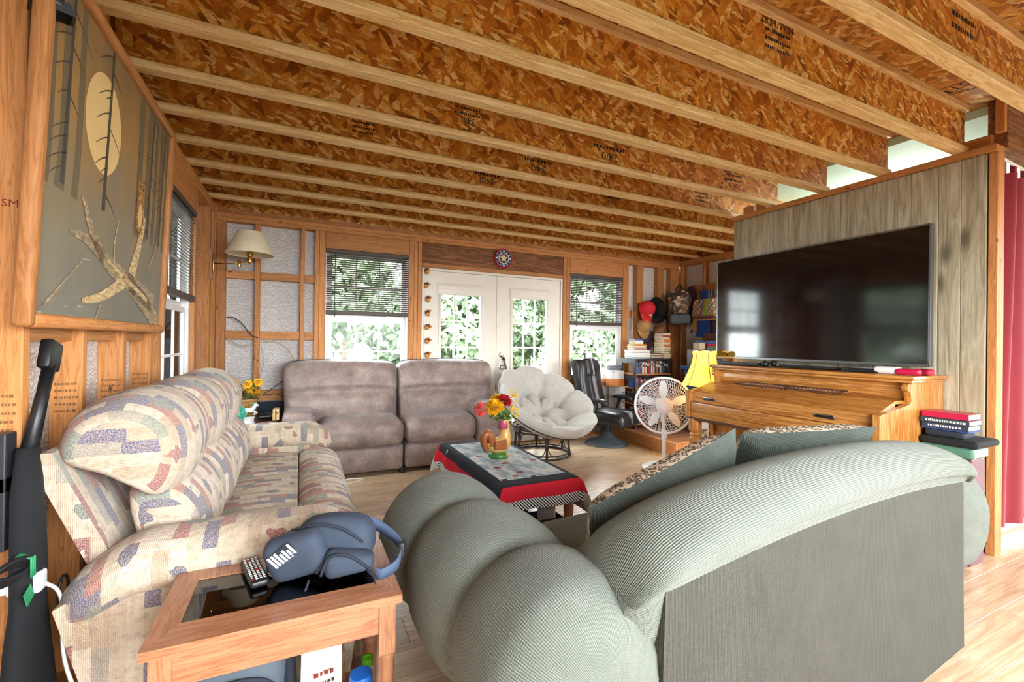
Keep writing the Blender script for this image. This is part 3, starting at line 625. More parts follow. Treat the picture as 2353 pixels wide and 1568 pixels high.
# ---- patterned three-seat sofa along the left wall (faces +x)
ps = thing('patterned_sofa', 'three-seat recliner sofa in southwestern patterned beige, navy and maroon weave', 'sofa', (-.15, 2.6, 0), 0, None, True)
YS = [1.76, 2.285, 2.82, 3.36]
frame_poly = [(-.655, .90), (-.63, .90), (-.50, .60), (-.34, .30), (.20, .30), (.24, .10), (.22, .045), (-.42, .045), (-.50, .45), (-.645, .80)]
link('frame', mesh_of(prism(frame_poly, 1.70, 3.43, 'y'), 'plaid', False, True), ps)
for k in range(3):
    a, b = YS[k]-(.06 if k == 0 else 0), YS[k+1]+(.05 if k == 2 else 0)
    roll = [(-.655, .86), (-.655, .95), (-.60, 1.02), (-.50, 1.055), (-.40, 1.03), (-.335, .96), (-.315, .86), (-.335, .76), (-.385, .705), (-.45, .74), (-.54, .80)]
    link('back_roll', lofted(puff_sweep(roll, a+.002, b-.002, 'y', .42, .58, 24), 'plaid'), ps)
    low = [(-.50, .74), (-.40, .77), (-.335, .74), (-.285, .66), (-.27, .56), (-.29, .48), (-.36, .44), (-.44, .5)]
    link('lumbar_cushion', lofted(puff_sweep(low, YS[k]+.01, YS[k+1]-.008, 'y', .3, .66), 'plaid'), ps)
    seat = [(-.34, .44), (-.30, .475), (-.15, .485), (-.02, .475), (.0, .458), (.0, .33), (-.3, .33)]
    link('seat_cushion', lofted(puff_sweep(seat, YS[k]+.004, YS[k+1]-.004, 'y', .1, .86), 'plaid'), ps)
    pad = [(.005, .455), (.05, .492), (.13, .50), (.21, .475), (.255, .41), (.268, .30), (.262, .16), (.24, .09), (.19, .10), (.10, .30), (.01, .36)]
    link('leg_rest', lofted(puff_sweep(pad, YS[k]+.005, YS[k+1]-.005, 'y', .12, .86), 'plaid'), ps)
for (a, b, nm) in ((1.58, 1.765, 'near'), (3.355, 3.56, 'far')):
    # a panel down to the floor under a stuffed arm pad
    outer = [(-.585, .50), (-.46, .05), (.16, .05), (.19, .30), (.185, .56), (-.40, .60)]
    link('arm_panel', mesh_of(prism(outer, a+.012, b-.012, 'y'), 'plaid', False, True), ps)
    c = (a+b)/2; w = (b-a)/2+.022; R_ = []
    for i in range(23):
        t = i/22; x = -.585+.80*t; s = .30+.70*rnd_end(t, .13)
        top = .655 - .05*sm((t-.80)/.2) - .075*sm((.25-t)/.25); q = []
        for j in range(20):
            an = 2*PI*j/20; cy2 = math.cos(an); sz = math.sin(an)
            q.append((x, c+w*s*math.copysign(abs(cy2)**.75, cy2), top-.085+(.085 if sz > 0 else .075)*s*math.copysign(abs(sz)**.8, sz)))
        R_.append(q)
    link('arm_pad', lofted(R_, 'plaid'), ps)
# ---- grey reclining sofa at the back wall (faces -y)
gs_ = thing('reclining_sofa', 'grey brown faux suede two-seat reclining sofa in front of the window', 'sofa', (.92, 4.5, 0), 0, None, True)
def gback(x0, x1):
    w = x1-x0; h = .62; th = .25
    def fn(x, y, z):
        u = x/(w/2); v = z/(h/2)
        if y < 0:
            y -= .045*(1-u**4)*(1-v**2)
            y += .07*math.exp(-((z-.02)/.028)**2)*(1-.6*u**4)
            y += .009*math.sin(u*23+3*v)*math.exp(-((z+.10)/.09)**2)+.007*math.sin(u*31+5*v)*math.exp(-((z-.26)/.06)**2)
        z += .014*math.cos(u*PI/2*1.1)*(1 if z > 0 else 0) - .02*abs(u)**6*(1 if z > 0 else 0)
        x *= 1+.012*math.sin(v*2)
        y += .17*(z+h/2)
        return x, y, z
    return rbox((x0+x1)/2, 4.60, .715, w, th, h, .075, 16, 4, fn)
for (x0, x1) in ((-.125, .895), (.907, 1.93)):
    b = part('back_cushion', gback(x0, x1), 'microsuede', gs_, 2)
    zt = 1.025
    part('piping', tube(spline([(x0+.03, 4.70, .80), (x0+.02, 4.715, .93), (x0+.06, 4.74, 1.018), (x0+.3, 4.75, 1.034), ((x0+x1)/2, 4.755, 1.038), (x1-.3, 4.75, 1.034), (x1-.06, 4.74, 1.018), (x1-.02, 4.715, .93)], 5), .0055, 6), 'dark_plastic', b, 2)
def gseat(x0, x1):
    w = x1-x0
    def fn(x, y, z):
        u = x/(w/2)
        if z > 0: z += .035*(1-u**4)*(1-(y/.32)**2)
        if y < 0:
            y -= .03*(1-u**6)*math.cos(z*9)
            y += .008*math.sin(u*26+z*20)*(1-u*u); z += .005*math.sin(u*19)*(1-u*u)
        return x, y, z
    return rbox((x0+x1)/2, 4.44, .385, w, .60, .235, .085, 14, 4, fn)
def grest(x0, x1):
    w = x1-x0
    def fn(x, y, z):
        u = x/(w/2)
        if y < 0: y -= .022*(1-u**6)*(1-(z/.14)**2); y += .004*math.sin(u*15+z*20)
        return x, y, z
    return rbox((x0+x1)/2, 4.40, .158, w, .42, .235, .035, 12, 3, fn)
for (x0, x1) in ((.135, .890), (.896, 1.60)):
    part('seat_cushion', gseat(x0, x1), 'microsuede', gs_, 2); part('footrest', grest(x0+.004, x1-.004), 'microsuede', gs_, 2)
for (x0, x1) in ((-.125, .132), (1.603, 1.855)):
    def fn(x, y, z, w=x1-x0):
        if z > 0: z += .018*(1-(x/(w/2))**2)
        return x, y, z
    a = part('arm', rbox((x0+x1)/2, 4.47, .325, x1-x0, .64, .57, .045, 8, 3, fn), 'microsuede', gs_, 2)
    for s_ in (.012, x1-x0-.024):
        for i in range(7): part('stitch', box(x0+s_, x0+s_+.012, 4.146, 4.149, .40+i*.028, .409+i*.028), 'grey_plastic', a)
part('back_frame', rbox(.875, 4.79, .47, 1.96, .14, .78, .03, 4, 2, lambda x, y, z: (x, y+.03*z, z)), 'microsuede', gs_, 2)
for x in (-.06, .88, 1.78):
    for y in (4.22, 4.76): part('foot', lathe([(.025, 0), (.03, .04), (.03, .06)], 12, x, y, 0), 'black_plastic', gs_, 40)
# ---- sage loveseat with its back to the viewer
an = math.radians(4); wx = Vector((math.cos(an), math.sin(an), 0)); LB = Vector((2.421, .857, 0))-wx*.865
ls = thing('loveseat', 'sage green chenille loveseat with rolled arms and arched back', 'sofa', LB, 4)
def zs(x): return .752-.045*(x/.865)**2                  # seam on the back
def zt(x): u = x/.93; return .885-.075*u**2-.055*abs(u)**7      # crest
HWL = .865
nb_ = 40; poly = [(-HWL-.005, .03), (-HWL+.01, .3)]+[(-HWL+.02+(2*HWL-.04)*i/nb_, zs(-HWL+.02+(2*HWL-.04)*i/nb_)) for i in range(nb_+1)]+[(HWL-.01, .3), (HWL+.005, .03)]
link('back_panel', mesh_of(prism(poly, -.012, .05, 'y'), 'sage_back_shaded', False, 'x'), ls)
R_ = []
for i in range(41):
    t = i/40; x = -.93+1.86*t; s = rnd_end(t, .06); k = .35+.65*s; q = []
    g1 = zt(x)-zs(x); base = [(-.014, zs(max(-.865, min(.865, x)))-.006), (-.042, zs(x)+.22*g1), (-.05, zs(x)+.5*g1), (-.02, zs(x)+.86*g1), (.06, zt(x)+.012), (.15, zt(x)-.005), (.23, zt(x)-.06), (.275, .66), (.285, .52), (.26, .42), (.12, .42), (.02, .55)]
    cyy, czz = .11, .66
    for p in smooth_ring(base, 4): q.append((x, cyy+(p.x-cyy)*(.75+.25*s), czz+(p.y-czz)*k))
    R_.append(q)
link('back_cushion', lofted(R_, 'sage'), ls)
for sgn in (-1, 1):
    R_ = []; N = 64
    for i in range(N+1):
        t = i/N; t2 = .5-.5*math.cos(PI*t); y = -.02+1.13*t2; s = .18+.82*rnd_end(t2, .12)
        for yc in (.35, .735): s *= 1-.075*math.exp(-((y-yc)/.016)**2)-.05*math.exp(-((y-yc)/.06)**2)
        lo_, hi_ = max(v for v in (-.02, .35, .735) if v <= y+1e-9), min([v for v in (.35, .735, 1.11) if v > y] or [1.12]); s *= .955+.085*math.sin(PI*max(0, min(1, (y-lo_)/(hi_-lo_))))**.8; q = []; pl_ = .022*math.exp(-(min(t2, 1-t2)/.06)**2)
        for j in range(40):
            w = 2*PI*j/40; rr = .225*s*(1+pl_*(1 if j % 2 else -1)); cxo = .985 if sgn < 0 else 1.05; czo = .485
            xx = math.cos(w)*rr*1.02; zz = math.sin(w)*rr*(1.0 if math.sin(w) > 0 else 1.05)
            q.append((sgn*(cxo+xx), y, czo+zz))
        R_.append(q)
    link('arm_roll', lofted(R_, 'sage'), ls)
    link('arm_panel', mesh_of(rbox(sgn*.805, .51, .24, .15, 1.02, .42, .02, 6, 2), 'sage', 2, 'x'), ls)
link('base', mesh_of(rbox(0, .47, .20, 1.50, .90, .24, .03, 6, 2), 'sage', 2, 'x'), ls)
for sgn in (-1, 1):
    link('seat_cushion', mesh_of(rbox(sgn*.365, .57, .375, .725, .72, .17, .06, 10, 4, lambda x, y, z: (x, y, z+(.03*(1-(x/.36)**4)*(1-(y/.4)**4) if z > 0 else 0))), 'sage', 2, 'x'), ls)
for x in (-.80, .80):
    for y in (.06, .96): part('bun_foot', lathe([(.022, 0), (.04, .012), (.046, .03), (.036, .05), (.03, .055), (.048, .075), (.05, .10), (.03, .11)], 16, x, y, 0), 'darkwood_z', ls, 40)
def throw(label, sizes, M):
    t = bpy.data.objects.new('throw_pillow', None); COL.objects.link(t); t.matrix_world = M; tag(t, label, 'pillow', 'throw pillows on the loveseat'); w, h, th = sizes
    v, f = pillow(w, h, th, 18, 3.2, .42)
    fr = [q for q in f if sum(v[i][1] for i in q) <= 0]; bk = [q for q in f if sum(v[i][1] for i in q) > 0]
    link('back_cover', mesh_of((v, fr), 'sage_dark', 2, 'x'), t); link('front_cover', mesh_of((v, bk), 'leopard', 2, 'x'), t)
    return t
ML = Matrix.Translation(LB) @ RZ(4)
throw('green throw pillow edged with leopard print, leaning at the near left of the loveseat', (.70, .43, .18), ML @ TR(-.40, .40, .65) @ RZ(6) @ RX(20) @ RY(-15))
throw('green and leopard throw pillow lying along the middle of the loveseat back', (.62, .40, .17), ML @ TR(.42, .42, .72) @ RZ(-20) @ RX(34) @ RY(-2))
def smudge_m(w, h, seed, m):
    me = smudge(w, h, seed); me.materials.clear(); me.materials.append(MATS[m]); return me
# ------------------------------------------------------------------ piano, television, partition corner
pn = thing('upright_piano', 'oak upright piano with closed fallboard against the panelled partition', 'piano', (3.3, 2.1, 0), 0, None, True)
PY0, PY1 = 1.40, 2.81
cheek = [(3.70, 0), (3.70, 1.028), (3.335, 1.028), (3.305, 1.0), (3.298, .965), (3.31, .93), (3.315, .905), (3.29, .885), (3.26, .88), (2.972, .838), (2.968, .62), (3.26, .60), (3.275, .0)]
for a in (PY0, PY1-.035): part('side_cheek', prism(cheek, a, a+.035, 'y'), 'piano_z', pn)
for a, b in ((PY0+.002, PY0+.033), (PY1-.033, PY1-.002)):
    part('scroll', xf(lathe([(.012, a), (.026, a), (.026, b), (.012, b)], 16), TR(3.30, 0, .985) @ RX(-90)), 'piano_z', pn, 40)
part('lid', bbox(3.275, 3.712, PY0-.025, PY1+.025, 1.03, 1.056, .007), 'piano_y', pn, 40)
part('lid_moulding', bbox(3.29, 3.705, PY0-.012, PY1+.012, 1.012, 1.030, .006), 'piano_y', pn, 40)
R_ = []
for (x, z) in ((3.345, 1.012), (3.335, .985), (3.333, .955), (3.34, .925), (3.355, .905), (3.37, .905), (3.37, 1.012)): R_.append([(x, PY0+.035, z), (x, PY1-.035, z)])
part('upper_panel', prism([(p[0][0], p[0][2]) for p in R_], PY0+.036, PY1-.036, 'y'), 'piano_y', pn)
part('shelf', bbox(3.21, 3.36, PY0+.036, PY1-.036, .885, .905, .003), 'piano_y', pn)
fb = part('fallboard', prism([(3.215, .904), (3.03, .842), (3.012, .832), (3.008, .748), (3.03, .744), (3.215, .80)], PY0+.037, PY1-.037, 'y'), 'piano_y', pn)
for yy in (2.60, 1.72):
    h = part('recessed_pull', bbox(3.0045, 3.012, yy-.062, yy+.062, .772, .797, .004), 'brass_dark', fb, 40); part('recess', bbox(3.0035, 3.0055, yy-.052, yy+.052, .778, .791, .0009), 'black_plastic', h)
part('key_slip', bbox(2.985, 3.03, PY0+.037, PY1-.037, .665, .745, .005), 'piano_y', pn, 40); part('key_bed', bbox(2.99, 3.30, PY0+.037, PY1-.037, .61, .664, .004), 'piano_y', pn)
part('rail', bbox(2.978, 3.02, PY0+.038, PY1-.038, .598, .622, .004), 'darkwood_y', pn)
part('knee_panel', bbox(3.285, 3.31, PY0+.037, PY1-.037, .06, .61, .003), 'piano_z', pn)
for yy in (1.9, 2.35): part('stile', bbox(3.275, 3.287, yy-.03, yy+.03, .07, .60, .003), 'piano_z', pn)
part('plinth', bbox(3.265, 3.69, PY0+.0355, PY1-.0355, 0, .06, .003), 'darkwood_y', pn)
for yy in (PY0+.06, PY1-.06): part('leg', lathe([(.028, 0), (.03, .04), (.022, .05), (.034, .12), (.040, .22), (.044, .36), (.05, .44), (.030, .46), (.045, .475), (.034, .49), (.052, .51), (.05, .61)], 16, 3.02, yy, 0), 'piano_z', pn, 40)
for yy in (2.0, 2.11, 2.22): part('pedal', bbox(3.17, 3.28, yy-.016, yy+.016, .055, .07, .004), 'brass', pn)
# lattice music rack lying on the shelf
mr = thing('music_rack', 'folded dark lattice music rack lying on the piano shelf', 'music rack', (3.25, 2.15, .9065), 0, None, True)
for k, (a, b, dx, dz) in enumerate(((2.12, 2.52, 0, 0), (1.74, 2.10, -.012, .004))):
    f_ = part('rack_frame', join(box(3.22+dx, 3.232+dx, a, b, .906+dz, .918+dz), box(3.30+dx, 3.312+dx, a, b, .918+dz, .932+dz), xf(box(0, .1, -.006, .006, 0, .012), TR(3.215+dx, a+.006, .906+dz) @ RY(-8)), xf(box(0, .1, -.006, .006, 0, .012), TR(3.215+dx, b-.006, .906+dz) @ RY(-8))), 'darkwood_y', mr); f_['kind'] = 'stuff'
    n = 14; g_ = [xf(box(-.055, .055, -.002, .002, 0, .003), TR(3.265+dx, a+(b-a)*(i+.5)/n, .916+dz) @ RY(-9) @ RZ(s_)) for i in range(n) for s_ in (35, -35)]
    l_ = part('lattice', join(*g_), 'maple_y', f_); l_['kind'] = 'stuff'
tv = thing('television', 'large flat black television with thin silver bezel above the piano', 'television', (3.6, 2.22, 1.107), 0, None, True)
TY0, TY1, TZ0, TZ1 = 1.428, 3.03, 1.107, 2.015
part('housing', bbox(3.60, 3.635, TY0, TY1, TZ0, TZ1, .006), 'black_plastic', tv)
part('screen', box(3.5955, 3.602, TY0+.009, TY1-.009, TZ0+.016, TZ1-.009), 'tv_screen', tv)
for g_ in (bbox(3.592, 3.632, TY0-.003, TY0+.009, TZ0, TZ1, .002), bbox(3.592, 3.632, TY1-.009, TY1+.003, TZ0, TZ1, .002), bbox(3.592, 3.632, TY0, TY1, TZ1-.009, TZ1+.003, .002), bbox(3.592, 3.632, TY0, TY1, TZ0-.003, TZ0+.016, .002)): part('bezel', g_, 'tv_bezel', tv)
part('wall_mount', bbox(3.635, 3.7145, 1.95, 2.45, 1.35, 1.75, .004), 'black_plastic', tv)
# things on the piano lid
PT = 1.0565
def keyboard(label, x, y, rz, n, m, mk):
    t = thing('computer_keyboard', label, 'keyboard', (x, y, PT+.0055), rz); part('case', xf(bbox(-.07, .07, -.2, .2, 0, .02, .004), RY(4)), m, t)
    km = mesh_of(bbox(-.0085, .0085, -.0085, .0085, 0, .008, .002, 1), mk)
    for i in range(4):
        for j in range(n): link('key', km, t, (-.05+i*.024, -.185+j*.37/(n-1), .017-.0015*i))
    return t
keyboard('black computer keyboard on the far end of the piano lid', 3.42, 2.62, 88-90, 16, 'dark_plastic', 'grey_plastic')
keyboard('black computer keyboard with pale keys in the middle of the piano lid', 3.42, 2.05, 0, 16, 'black_plastic', 'cord_white')
one('headset', join(tube([(.05*math.cos(t), .07*math.sin(t), .03) for t in [i*PI/8 for i in range(9)]], .007, 6), sphere(.025, .05, 0, .026, 8), sphere(.025, -.05, 0, .026, 8)), 'black_plastic', 'black headset lying between the two keyboards on the piano', 'headset', None, 2, (3.40, 2.36, PT))
bx_ = thing('set_top_box', 'flat black media box on the piano lid', 'media box', (3.43, 1.71, PT)); part('body', bbox(-.06, .06, -.11, .11, 0, .028, .006), 'black_plastic', bx_, 40); part('top_cover', bbox(-.05, .05, -.09, .06, .028, .036, .004), 'grey_plastic', bx_, 40)
one('glasses_case', rbox(0, 0, .024, .065, .15, .048, .023, 4, 4), 'white_plastic', 'white glasses case on the piano lid', 'glasses case', None, 2, (3.40, 1.56, PT))
for i, (y_, rz_, lb) in enumerate(((1.455, 10, 'red glasses case beside the white one on the piano'), (1.40, -20, 'dark red glasses case at the end of the piano lid'))):
    one('glasses_case', rbox(0, 0, .02, .06, .13 if i == 0 else .09, .04, .019, 4, 4), 'red_vinyl' if i == 0 else 'book_red', lb, 'glasses case', None, 2, (3.40+i*.075, y_, PT), (0, 0, rz_))
def cable(label, pts, r, m, cat='cable', k=6, name='cable'): return one(name, tube(spline(pts, k), r, 6), m, label, cat, None, 2)
cable('black cable trailing over the piano lid beside the headset', [(3.36, 2.44, PT+.005), (3.33, 2.36, PT+.004), (3.38, 2.30, PT+.006), (3.50, 2.33, PT+.005), (3.56, 2.25, PT+.01)], .004, 'cord_black')
# faux-book chest with things stacked on it
ch = thing('book_chest', 'tall chest made to look like stacked antique books by the partition', 'chest', (3.47, 1.28, 0), 0, None, True)
part('body', bbox(3.41, 3.57, 1.165, 1.385, 0, .60, .004), 'book_maroon', ch)
lid_ = part('lid', bbox(3.395, 3.58, 1.155, 1.392, .60, .662, .014, 3), 'book_green', ch, 40)
part('page_edge', bbox(3.42, 3.582, 1.1535, 1.16, .61, .652, .001), 'book_cream', lid_)
for a, b, z0, z1, m_ in ((1.352, 1.386, .05, .598, 'book_rose'), (1.18, 1.215, .05, .598, 'book_rose'), (1.313, 1.345, .2, .52, 'book_green'), (1.283, 1.305, .2, .54, 'book_rose'), (1.25, 1.278, .2, .56, 'book_orange'), (1.22, 1.245, .2, .50, 'book_maroon')):
    s_ = part('book_spine', bbox(3.398, 3.412, a, b, z0, z1, .006), m_, ch, 40)
    for q in (.12, .3, .85): part('spine_band', bbox(3.3965, 3.402, a+.002, b-.002, z0+(z1-z0)*q, z0+(z1-z0)*q+.008, .001), 'book_cream', s_)
part('top_band', bbox(3.4005, 3.412, 1.215, 1.352, .555, .575, .003), 'book_rose', ch)
one('round_cushion', rbox(3.53, 1.262, .6835, .30, .26, .042, .02, 5, 4), 'black_cloth', 'flat black cushion on top of the book chest', 'cushion', None, 2)
one('zip_case', join(rbox(3.475, 1.285, .7255, .15, .18, .04, .016, 4, 3), bbox(3.398, 3.402, 1.2, 1.37, .722, .728, .0012)), 'navy_dark', 'small black zipped case under the books by the partition', 'case', None, 2)
def book(label, x0, x1, y0, y1, z0, h, m, group='books stacked on the chest'):
    t = thing('book', label, 'book', ((x0+x1)/2, (y0+y1)/2, z0), 0, group, True)
    part('pages', box(x0+.004, x1-.004, y0+.004, y1-.004, z0+.003, z0+h-.003), 'book_cream', t)
    for zz in (z0, z0+h-.003): part('cover', bbox(x0, x1, y0, y1, zz, zz+.003, .001, 1), m, t)
    s_ = part('spine', bbox(x0-.002, x0+.003, y0, y1, z0, z0+h, .0015, 1), m, t); return t, s_
book('thin blue and orange folder under the two dark books', 3.41, 3.56, 1.175, 1.392, .747, .007, 'book_blue')
t_, s_ = book('navy hardback second from the bottom of the chest stack', 3.40, 3.55, 1.175, 1.385, .755, .03, 'book_navy')
link('lettering', smudge_m(.15, .014, 3, 'paper'), s_, (3.3975, 1.28, .770), (90, 0, -90))
t_, s_ = book('dark slate hardback under the red book', 3.395, 3.555, 1.17, 1.39, .786, .03, 'book_teal')
link('lettering', smudge_m(.17, .014, 5, 'paper'), s_, (3.3925, 1.28, .801), (90, 0, -90))
book('bright red leather book on top of the chest stack', 3.40, 3.56, 1.175, 1.385, .817, .034, 'red_vinyl')
# curtain, rod, closet things
cu = thing('curtain', 'deep red curtain closing the doorway beside the partition', 'curtain', (4.3, 1.22, .1), 0, None, True)
V = []; Fc = []; nx, nz_ = 120, 22
for j in range(nz_+1):
    z = .105+(2.33-.105)*j/nz_; kz = j/nz_
    for i in range(nx+1):
        u = i/nx; gather = .62+.38*(1-kz)**.6; x = 3.895+.035*kz**2+1.0*u*(1-.08*kz); ph = u*34+.8*math.sin(u*9)
        V.append((x, 1.255-.03+.028*math.sin(ph)*(.75+.4*kz)+.012*math.sin(ph*.37+3*kz), z+.05*u*(1-kz)*0))
for j in range(nz_):
    for i in range(nx): a = j*(nx+1)+i; Fc.append((a, a+1, a+nx+2, a+nx+1))
part('drape', (V, Fc), 'curtain_red', cu, 2)
for k in range(6): part('tab', bbox(3.95+k*.16, 3.985+k*.16, 1.213, 1.238, 2.32, 2.425, .003), 'curtain_red', cu)
rod = thing('curtain_rod', 'white curved curtain rod above the red curtain', 'rod', (4.2, 1.2, 2.4), 0, None, True)
part('rail', tube(spline([(3.815, 1.19, 2.375), (3.83, 1.19, 2.395), (3.88, 1.205, 2.402), (4.4, 1.225, 2.402), (4.95, 1.225, 2.402)], 5), .010, 8), 'white_plastic', rod, 2); part('bracket', bbox(3.8125, 3.83, 1.175, 1.205, 2.36, 2.392, .003), 'white_plastic', rod)
one('gap_filler_coat', rbox(4.02, 1.46, 1.45, .36, .16, 1.5, .07, 6, 3, lambda x, y, z: (x*(1-.12*z), y+.02*math.sin(x*30), z)), 'black_cloth', 'black coat shape added to keep the gap behind the red curtain dark', 'coat', None, 2)  # dark coat form added so the gap behind the curtain stays dark
bl_ = one('white_box', bbox(3.835, 4.55, 1.30, 1.36, 0, .115, .004), 'white_paint', 'low white board standing below the red curtain hem', 'board')
# ------------------------------------------------------------------ pedestal fan
fn_ = thing('pedestal_fan', 'white pedestal fan standing in front of the piano', 'fan', (3.27, 3.36, 0), 0)
part('base', lathe([(.205, 0), (.21, .012), (.17, .03), (.06, .05), (.03, .055)], 32), 'fan_white', fn_, 40)
part('pole', tube([(0, 0, .05), (0, 0, .36), (0, .03, .55)], [.017, .017, .014], 12), 'fan_white', fn_, 2); part('collar', lathe([(.024, .30), (.026, .32), (.026, .36), (.02, .38)], 16), 'fan_white', fn_, 40)
hd = Matrix.Translation((-.02, -.01, .625)) @ RZ(-37) @ RX(-4)
FR = .272
def pol(r, a, y): return (r*math.cos(a), y, r*math.sin(a))
part('motor', xf(rbox(0, .11, 0, .13, .15, .13, .05, 3, 4), hd), 'fan_white', fn_, 2)
part('cage_ring', xf(join(tube([pol(FR, 2*PI*i/48, 0) for i in range(48)], .0115, 8, True)), hd), 'fan_white', fn_, 2)
g_ = [tube([pol(.075, 2*PI*i/64, -.052), pol(.15, 2*PI*i/64+.18, -.055), pol(.22, 2*PI*i/64+.34, -.04), pol(FR, 2*PI*i/64+.42, 0)], .0017, 4) for i in range(64)]
fr_ = part('front_grille', xf(join(*g_), hd), 'fan_white', fn_); fr_['kind'] = 'stuff'
g_ = [tube([pol(r, 2*PI*i/40, -.054+.02*max(0, (r-.17)/.1)) for i in range(40)], .0016, 4, True) for r in (.10, .128, .156, .184, .212, .24)]
g2 = part('grille_rings', xf(join(*g_), hd), 'fan_white', fr_); g2['kind'] = 'stuff'
part('grille_badge', xf(xf(lathe([(.002, .0), (.045, .0), (.05, .006), (.072, .008), (.078, .012), (.078, .018)], 28), TR(0, -.068, 0) @ RX(-90)), hd), 'fan_white', fn_, 40)
bk_ = part('rear_grille', xf(join(*[tube([pol(.06, 2*PI*i/40, .075), pol(.2, 2*PI*i/40, .06), pol(FR, 2*PI*i/40, .003)], .0017, 4) for i in range(40)]), hd), 'fan_white', fn_); bk_['kind'] = 'stuff'
for k in range(5):
    a0 = 2*PI*k/5+.35; V = []; Fc = []
    for i in range(9):
        r = .045+.195*i/8; hw = .10+.48*math.sin(PI*min(1, (i+1.2)/9))*.55
        for j in range(5):
            a = a0+hw*(j/4-.5)*1.5; V.append(pol(r, a, -.018+.028*(j/4)))
    for i in range(8):
        for j in range(4): q = i*5+j; Fc.append((q, q+1, q+6, q+5))
    part('blade', xf((V, Fc), hd), 'white_plastic', fn_, 2)
part('hub', xf(xf(lathe([(.01, -.035), (.04, -.03), (.045, .02)], 16), RX(90)), hd), 'white_plastic', fn_, 40)
# ------------------------------------------------------------------ papasan chair
pp = thing('papasan_chair', 'papasan chair with grey tufted cushion on a dark rattan stand', 'chair', (2.42, 4.32, 0), 0)
RB = .315; zt_ = .30
def circ(r, z, n=40, cx=0, cy_=0): return [(cx+r*math.cos(2*PI*i/n), cy_+r*math.sin(2*PI*i/n), z) for i in range(n)]
part('floor_ring', tube(circ(RB, .015), .0135, 8, True), 'iron', pp, 2); part('lower_ring', tube(circ(RB-.005, .045), .009, 8, True), 'iron', pp, 2)
for z in (zt_, zt_-.03, zt_+.03): part('top_ring', tube(circ(.30 if z < zt_+.02 else .33, z), .011, 8, True), 'iron', pp, 2)
for k in range(6):
    a = 2*PI*k/6+.2; c, s_ = math.cos(a), math.sin(a)
    part('post', tube([(c*RB, s_*RB, .012), (c*.30, s_*.30, zt_)], .013, 8), 'iron', pp, 2)
    for sg in (-1, 1):
        a2 = a+sg*.42; P = [(math.cos(a+sg*.03)*RB*.98, math.sin(a+sg*.03)*RB*.98, .17), (math.cos(a+sg*.08)*RB, math.sin(a+sg*.08)*RB, .09), (math.cos(a+sg*.2)*RB, math.sin(a+sg*.2)*RB, .05), (math.cos(a2)*RB, math.sin(a2)*RB, .035)]
        part('brace', tube(spline(P, 4), .006, 6), 'iron', pp, 2)
        P = [(math.cos(a+sg*.03)*RB*.97, math.sin(a+sg*.03)*RB*.97, .16), (math.cos(a+sg*.1)*RB*.96, math.sin(a+sg*.1)*RB*.96, .24), (math.cos(a+sg*.3)*.30, math.sin(a+sg*.3)*.30, .275)]
        part('brace', tube(spline(P, 4), .006, 6), 'iron', pp, 2)
BM = TR(-.02, -.02, .46) @ RZ(14) @ RX(33) @ Matrix.Scale(.92, 4)
def bowl(r, off=0):                               # shallow dish profile
    return .62*(r/.60)**2*.42+off
rim = part('bowl_rim', xf(join(tube([(.585*math.cos(2*PI*i/48), .585*math.sin(2*PI*i/48), .13) for i in range(48)], .012, 8, True)), BM), 'iron', pp, 2)
for k in range(12):
    a = 2*PI*k/12; part('bowl_rib', xf(tube(spline([(r*math.cos(a), r*math.sin(a), -.155+.285*(r/.585)**2) for r in (.02, .2, .4, .585)], 4), .008, 6), BM), 'iron', pp, 2)
# cushion: eight puffed lobes round a centre, deep tufts
V = []; Fc = []; NR, NA = 40, 144
tf = [(0, 0)]+[(.33, 2*PI*k/8+.2) for k in range(8)]
TU = [Vector((r*math.cos(a), r*math.sin(a))) for r, a in tf]
def top_z(r, a):
    p = Vector((r*math.cos(a), r*math.sin(a))); z = -.085+.30*(r/.62)**2
    puff = .11*(max(0, 1-(r/.635)**6))**.5
    for q in TU:
        d = (p-q).length; puff -= .075*math.exp(-(d/.05)**2)+.04*math.exp(-(d/.12)**2)
    lob = abs(math.sin((a-.2)*4+0)); puff -= (.055*(1-lob)**4)*sm((r-.06)/.2)
    ring = math.exp(-((r-.33)/.035)**2)*.028; puff -= ring
    puff += .0045*math.sin(a*40+6*math.sin(a*7))*sm((r-.36)/.1)*(1-sm((r-.56)/.05))
    return z+puff
for i in range(NR+1):
    r = .63*i/NR
    for j in range(NA):
        a = 2*PI*j/NA; ro = r*(.955+.03*math.cos(8*(a-.2)+PI)*(i/NR)**4); V.append((ro*math.cos(a), ro*math.sin(a), top_z(r, a)))
for i in range(NR):
    for j in range(NA):
        k = (j+1) % NA; Fc.append((i*NA+j, i*NA+k, (i+1)*NA+k, (i+1)*NA+j))
n0 = len(V)
for i, (rr, dz) in enumerate(((.605, -.05), (.59, -.085), (.5, -.13), (.3, -.19), (.02, -.215))):
    for j in range(NA): a = 2*PI*j/NA; V.append((rr*math.cos(a), rr*math.sin(a), (-.085+.30*(min(rr, .62)/.62)**2 if i > 1 else .215)+ (dz if i < 2 else -.075)))
for i in range(5):
    a0 = NR*NA if i == 0 else n0+(i-1)*NA; b0 = n0+i*NA
    for j in range(NA): k = (j+1) % NA; Fc.append((a0+j, a0+k, b0+k, b0+j))
cu_ = part('cushion', xf((V, Fc), BM), 'papasan_cloth', pp, 2)
part('piping', xf(tube([(.607*math.cos(2*PI*i/60), .607*math.sin(2*PI*i/60), .19) for i in range(60)], .005, 6, True), BM), 'papasan_cloth', cu_, 2)
part('care_label', xf(box(-.05, .05, -.0015, .0015, -.018, .018), BM @ RZ(-120) @ TR(0, -.637, .175)), 'black_plastic', cu_)
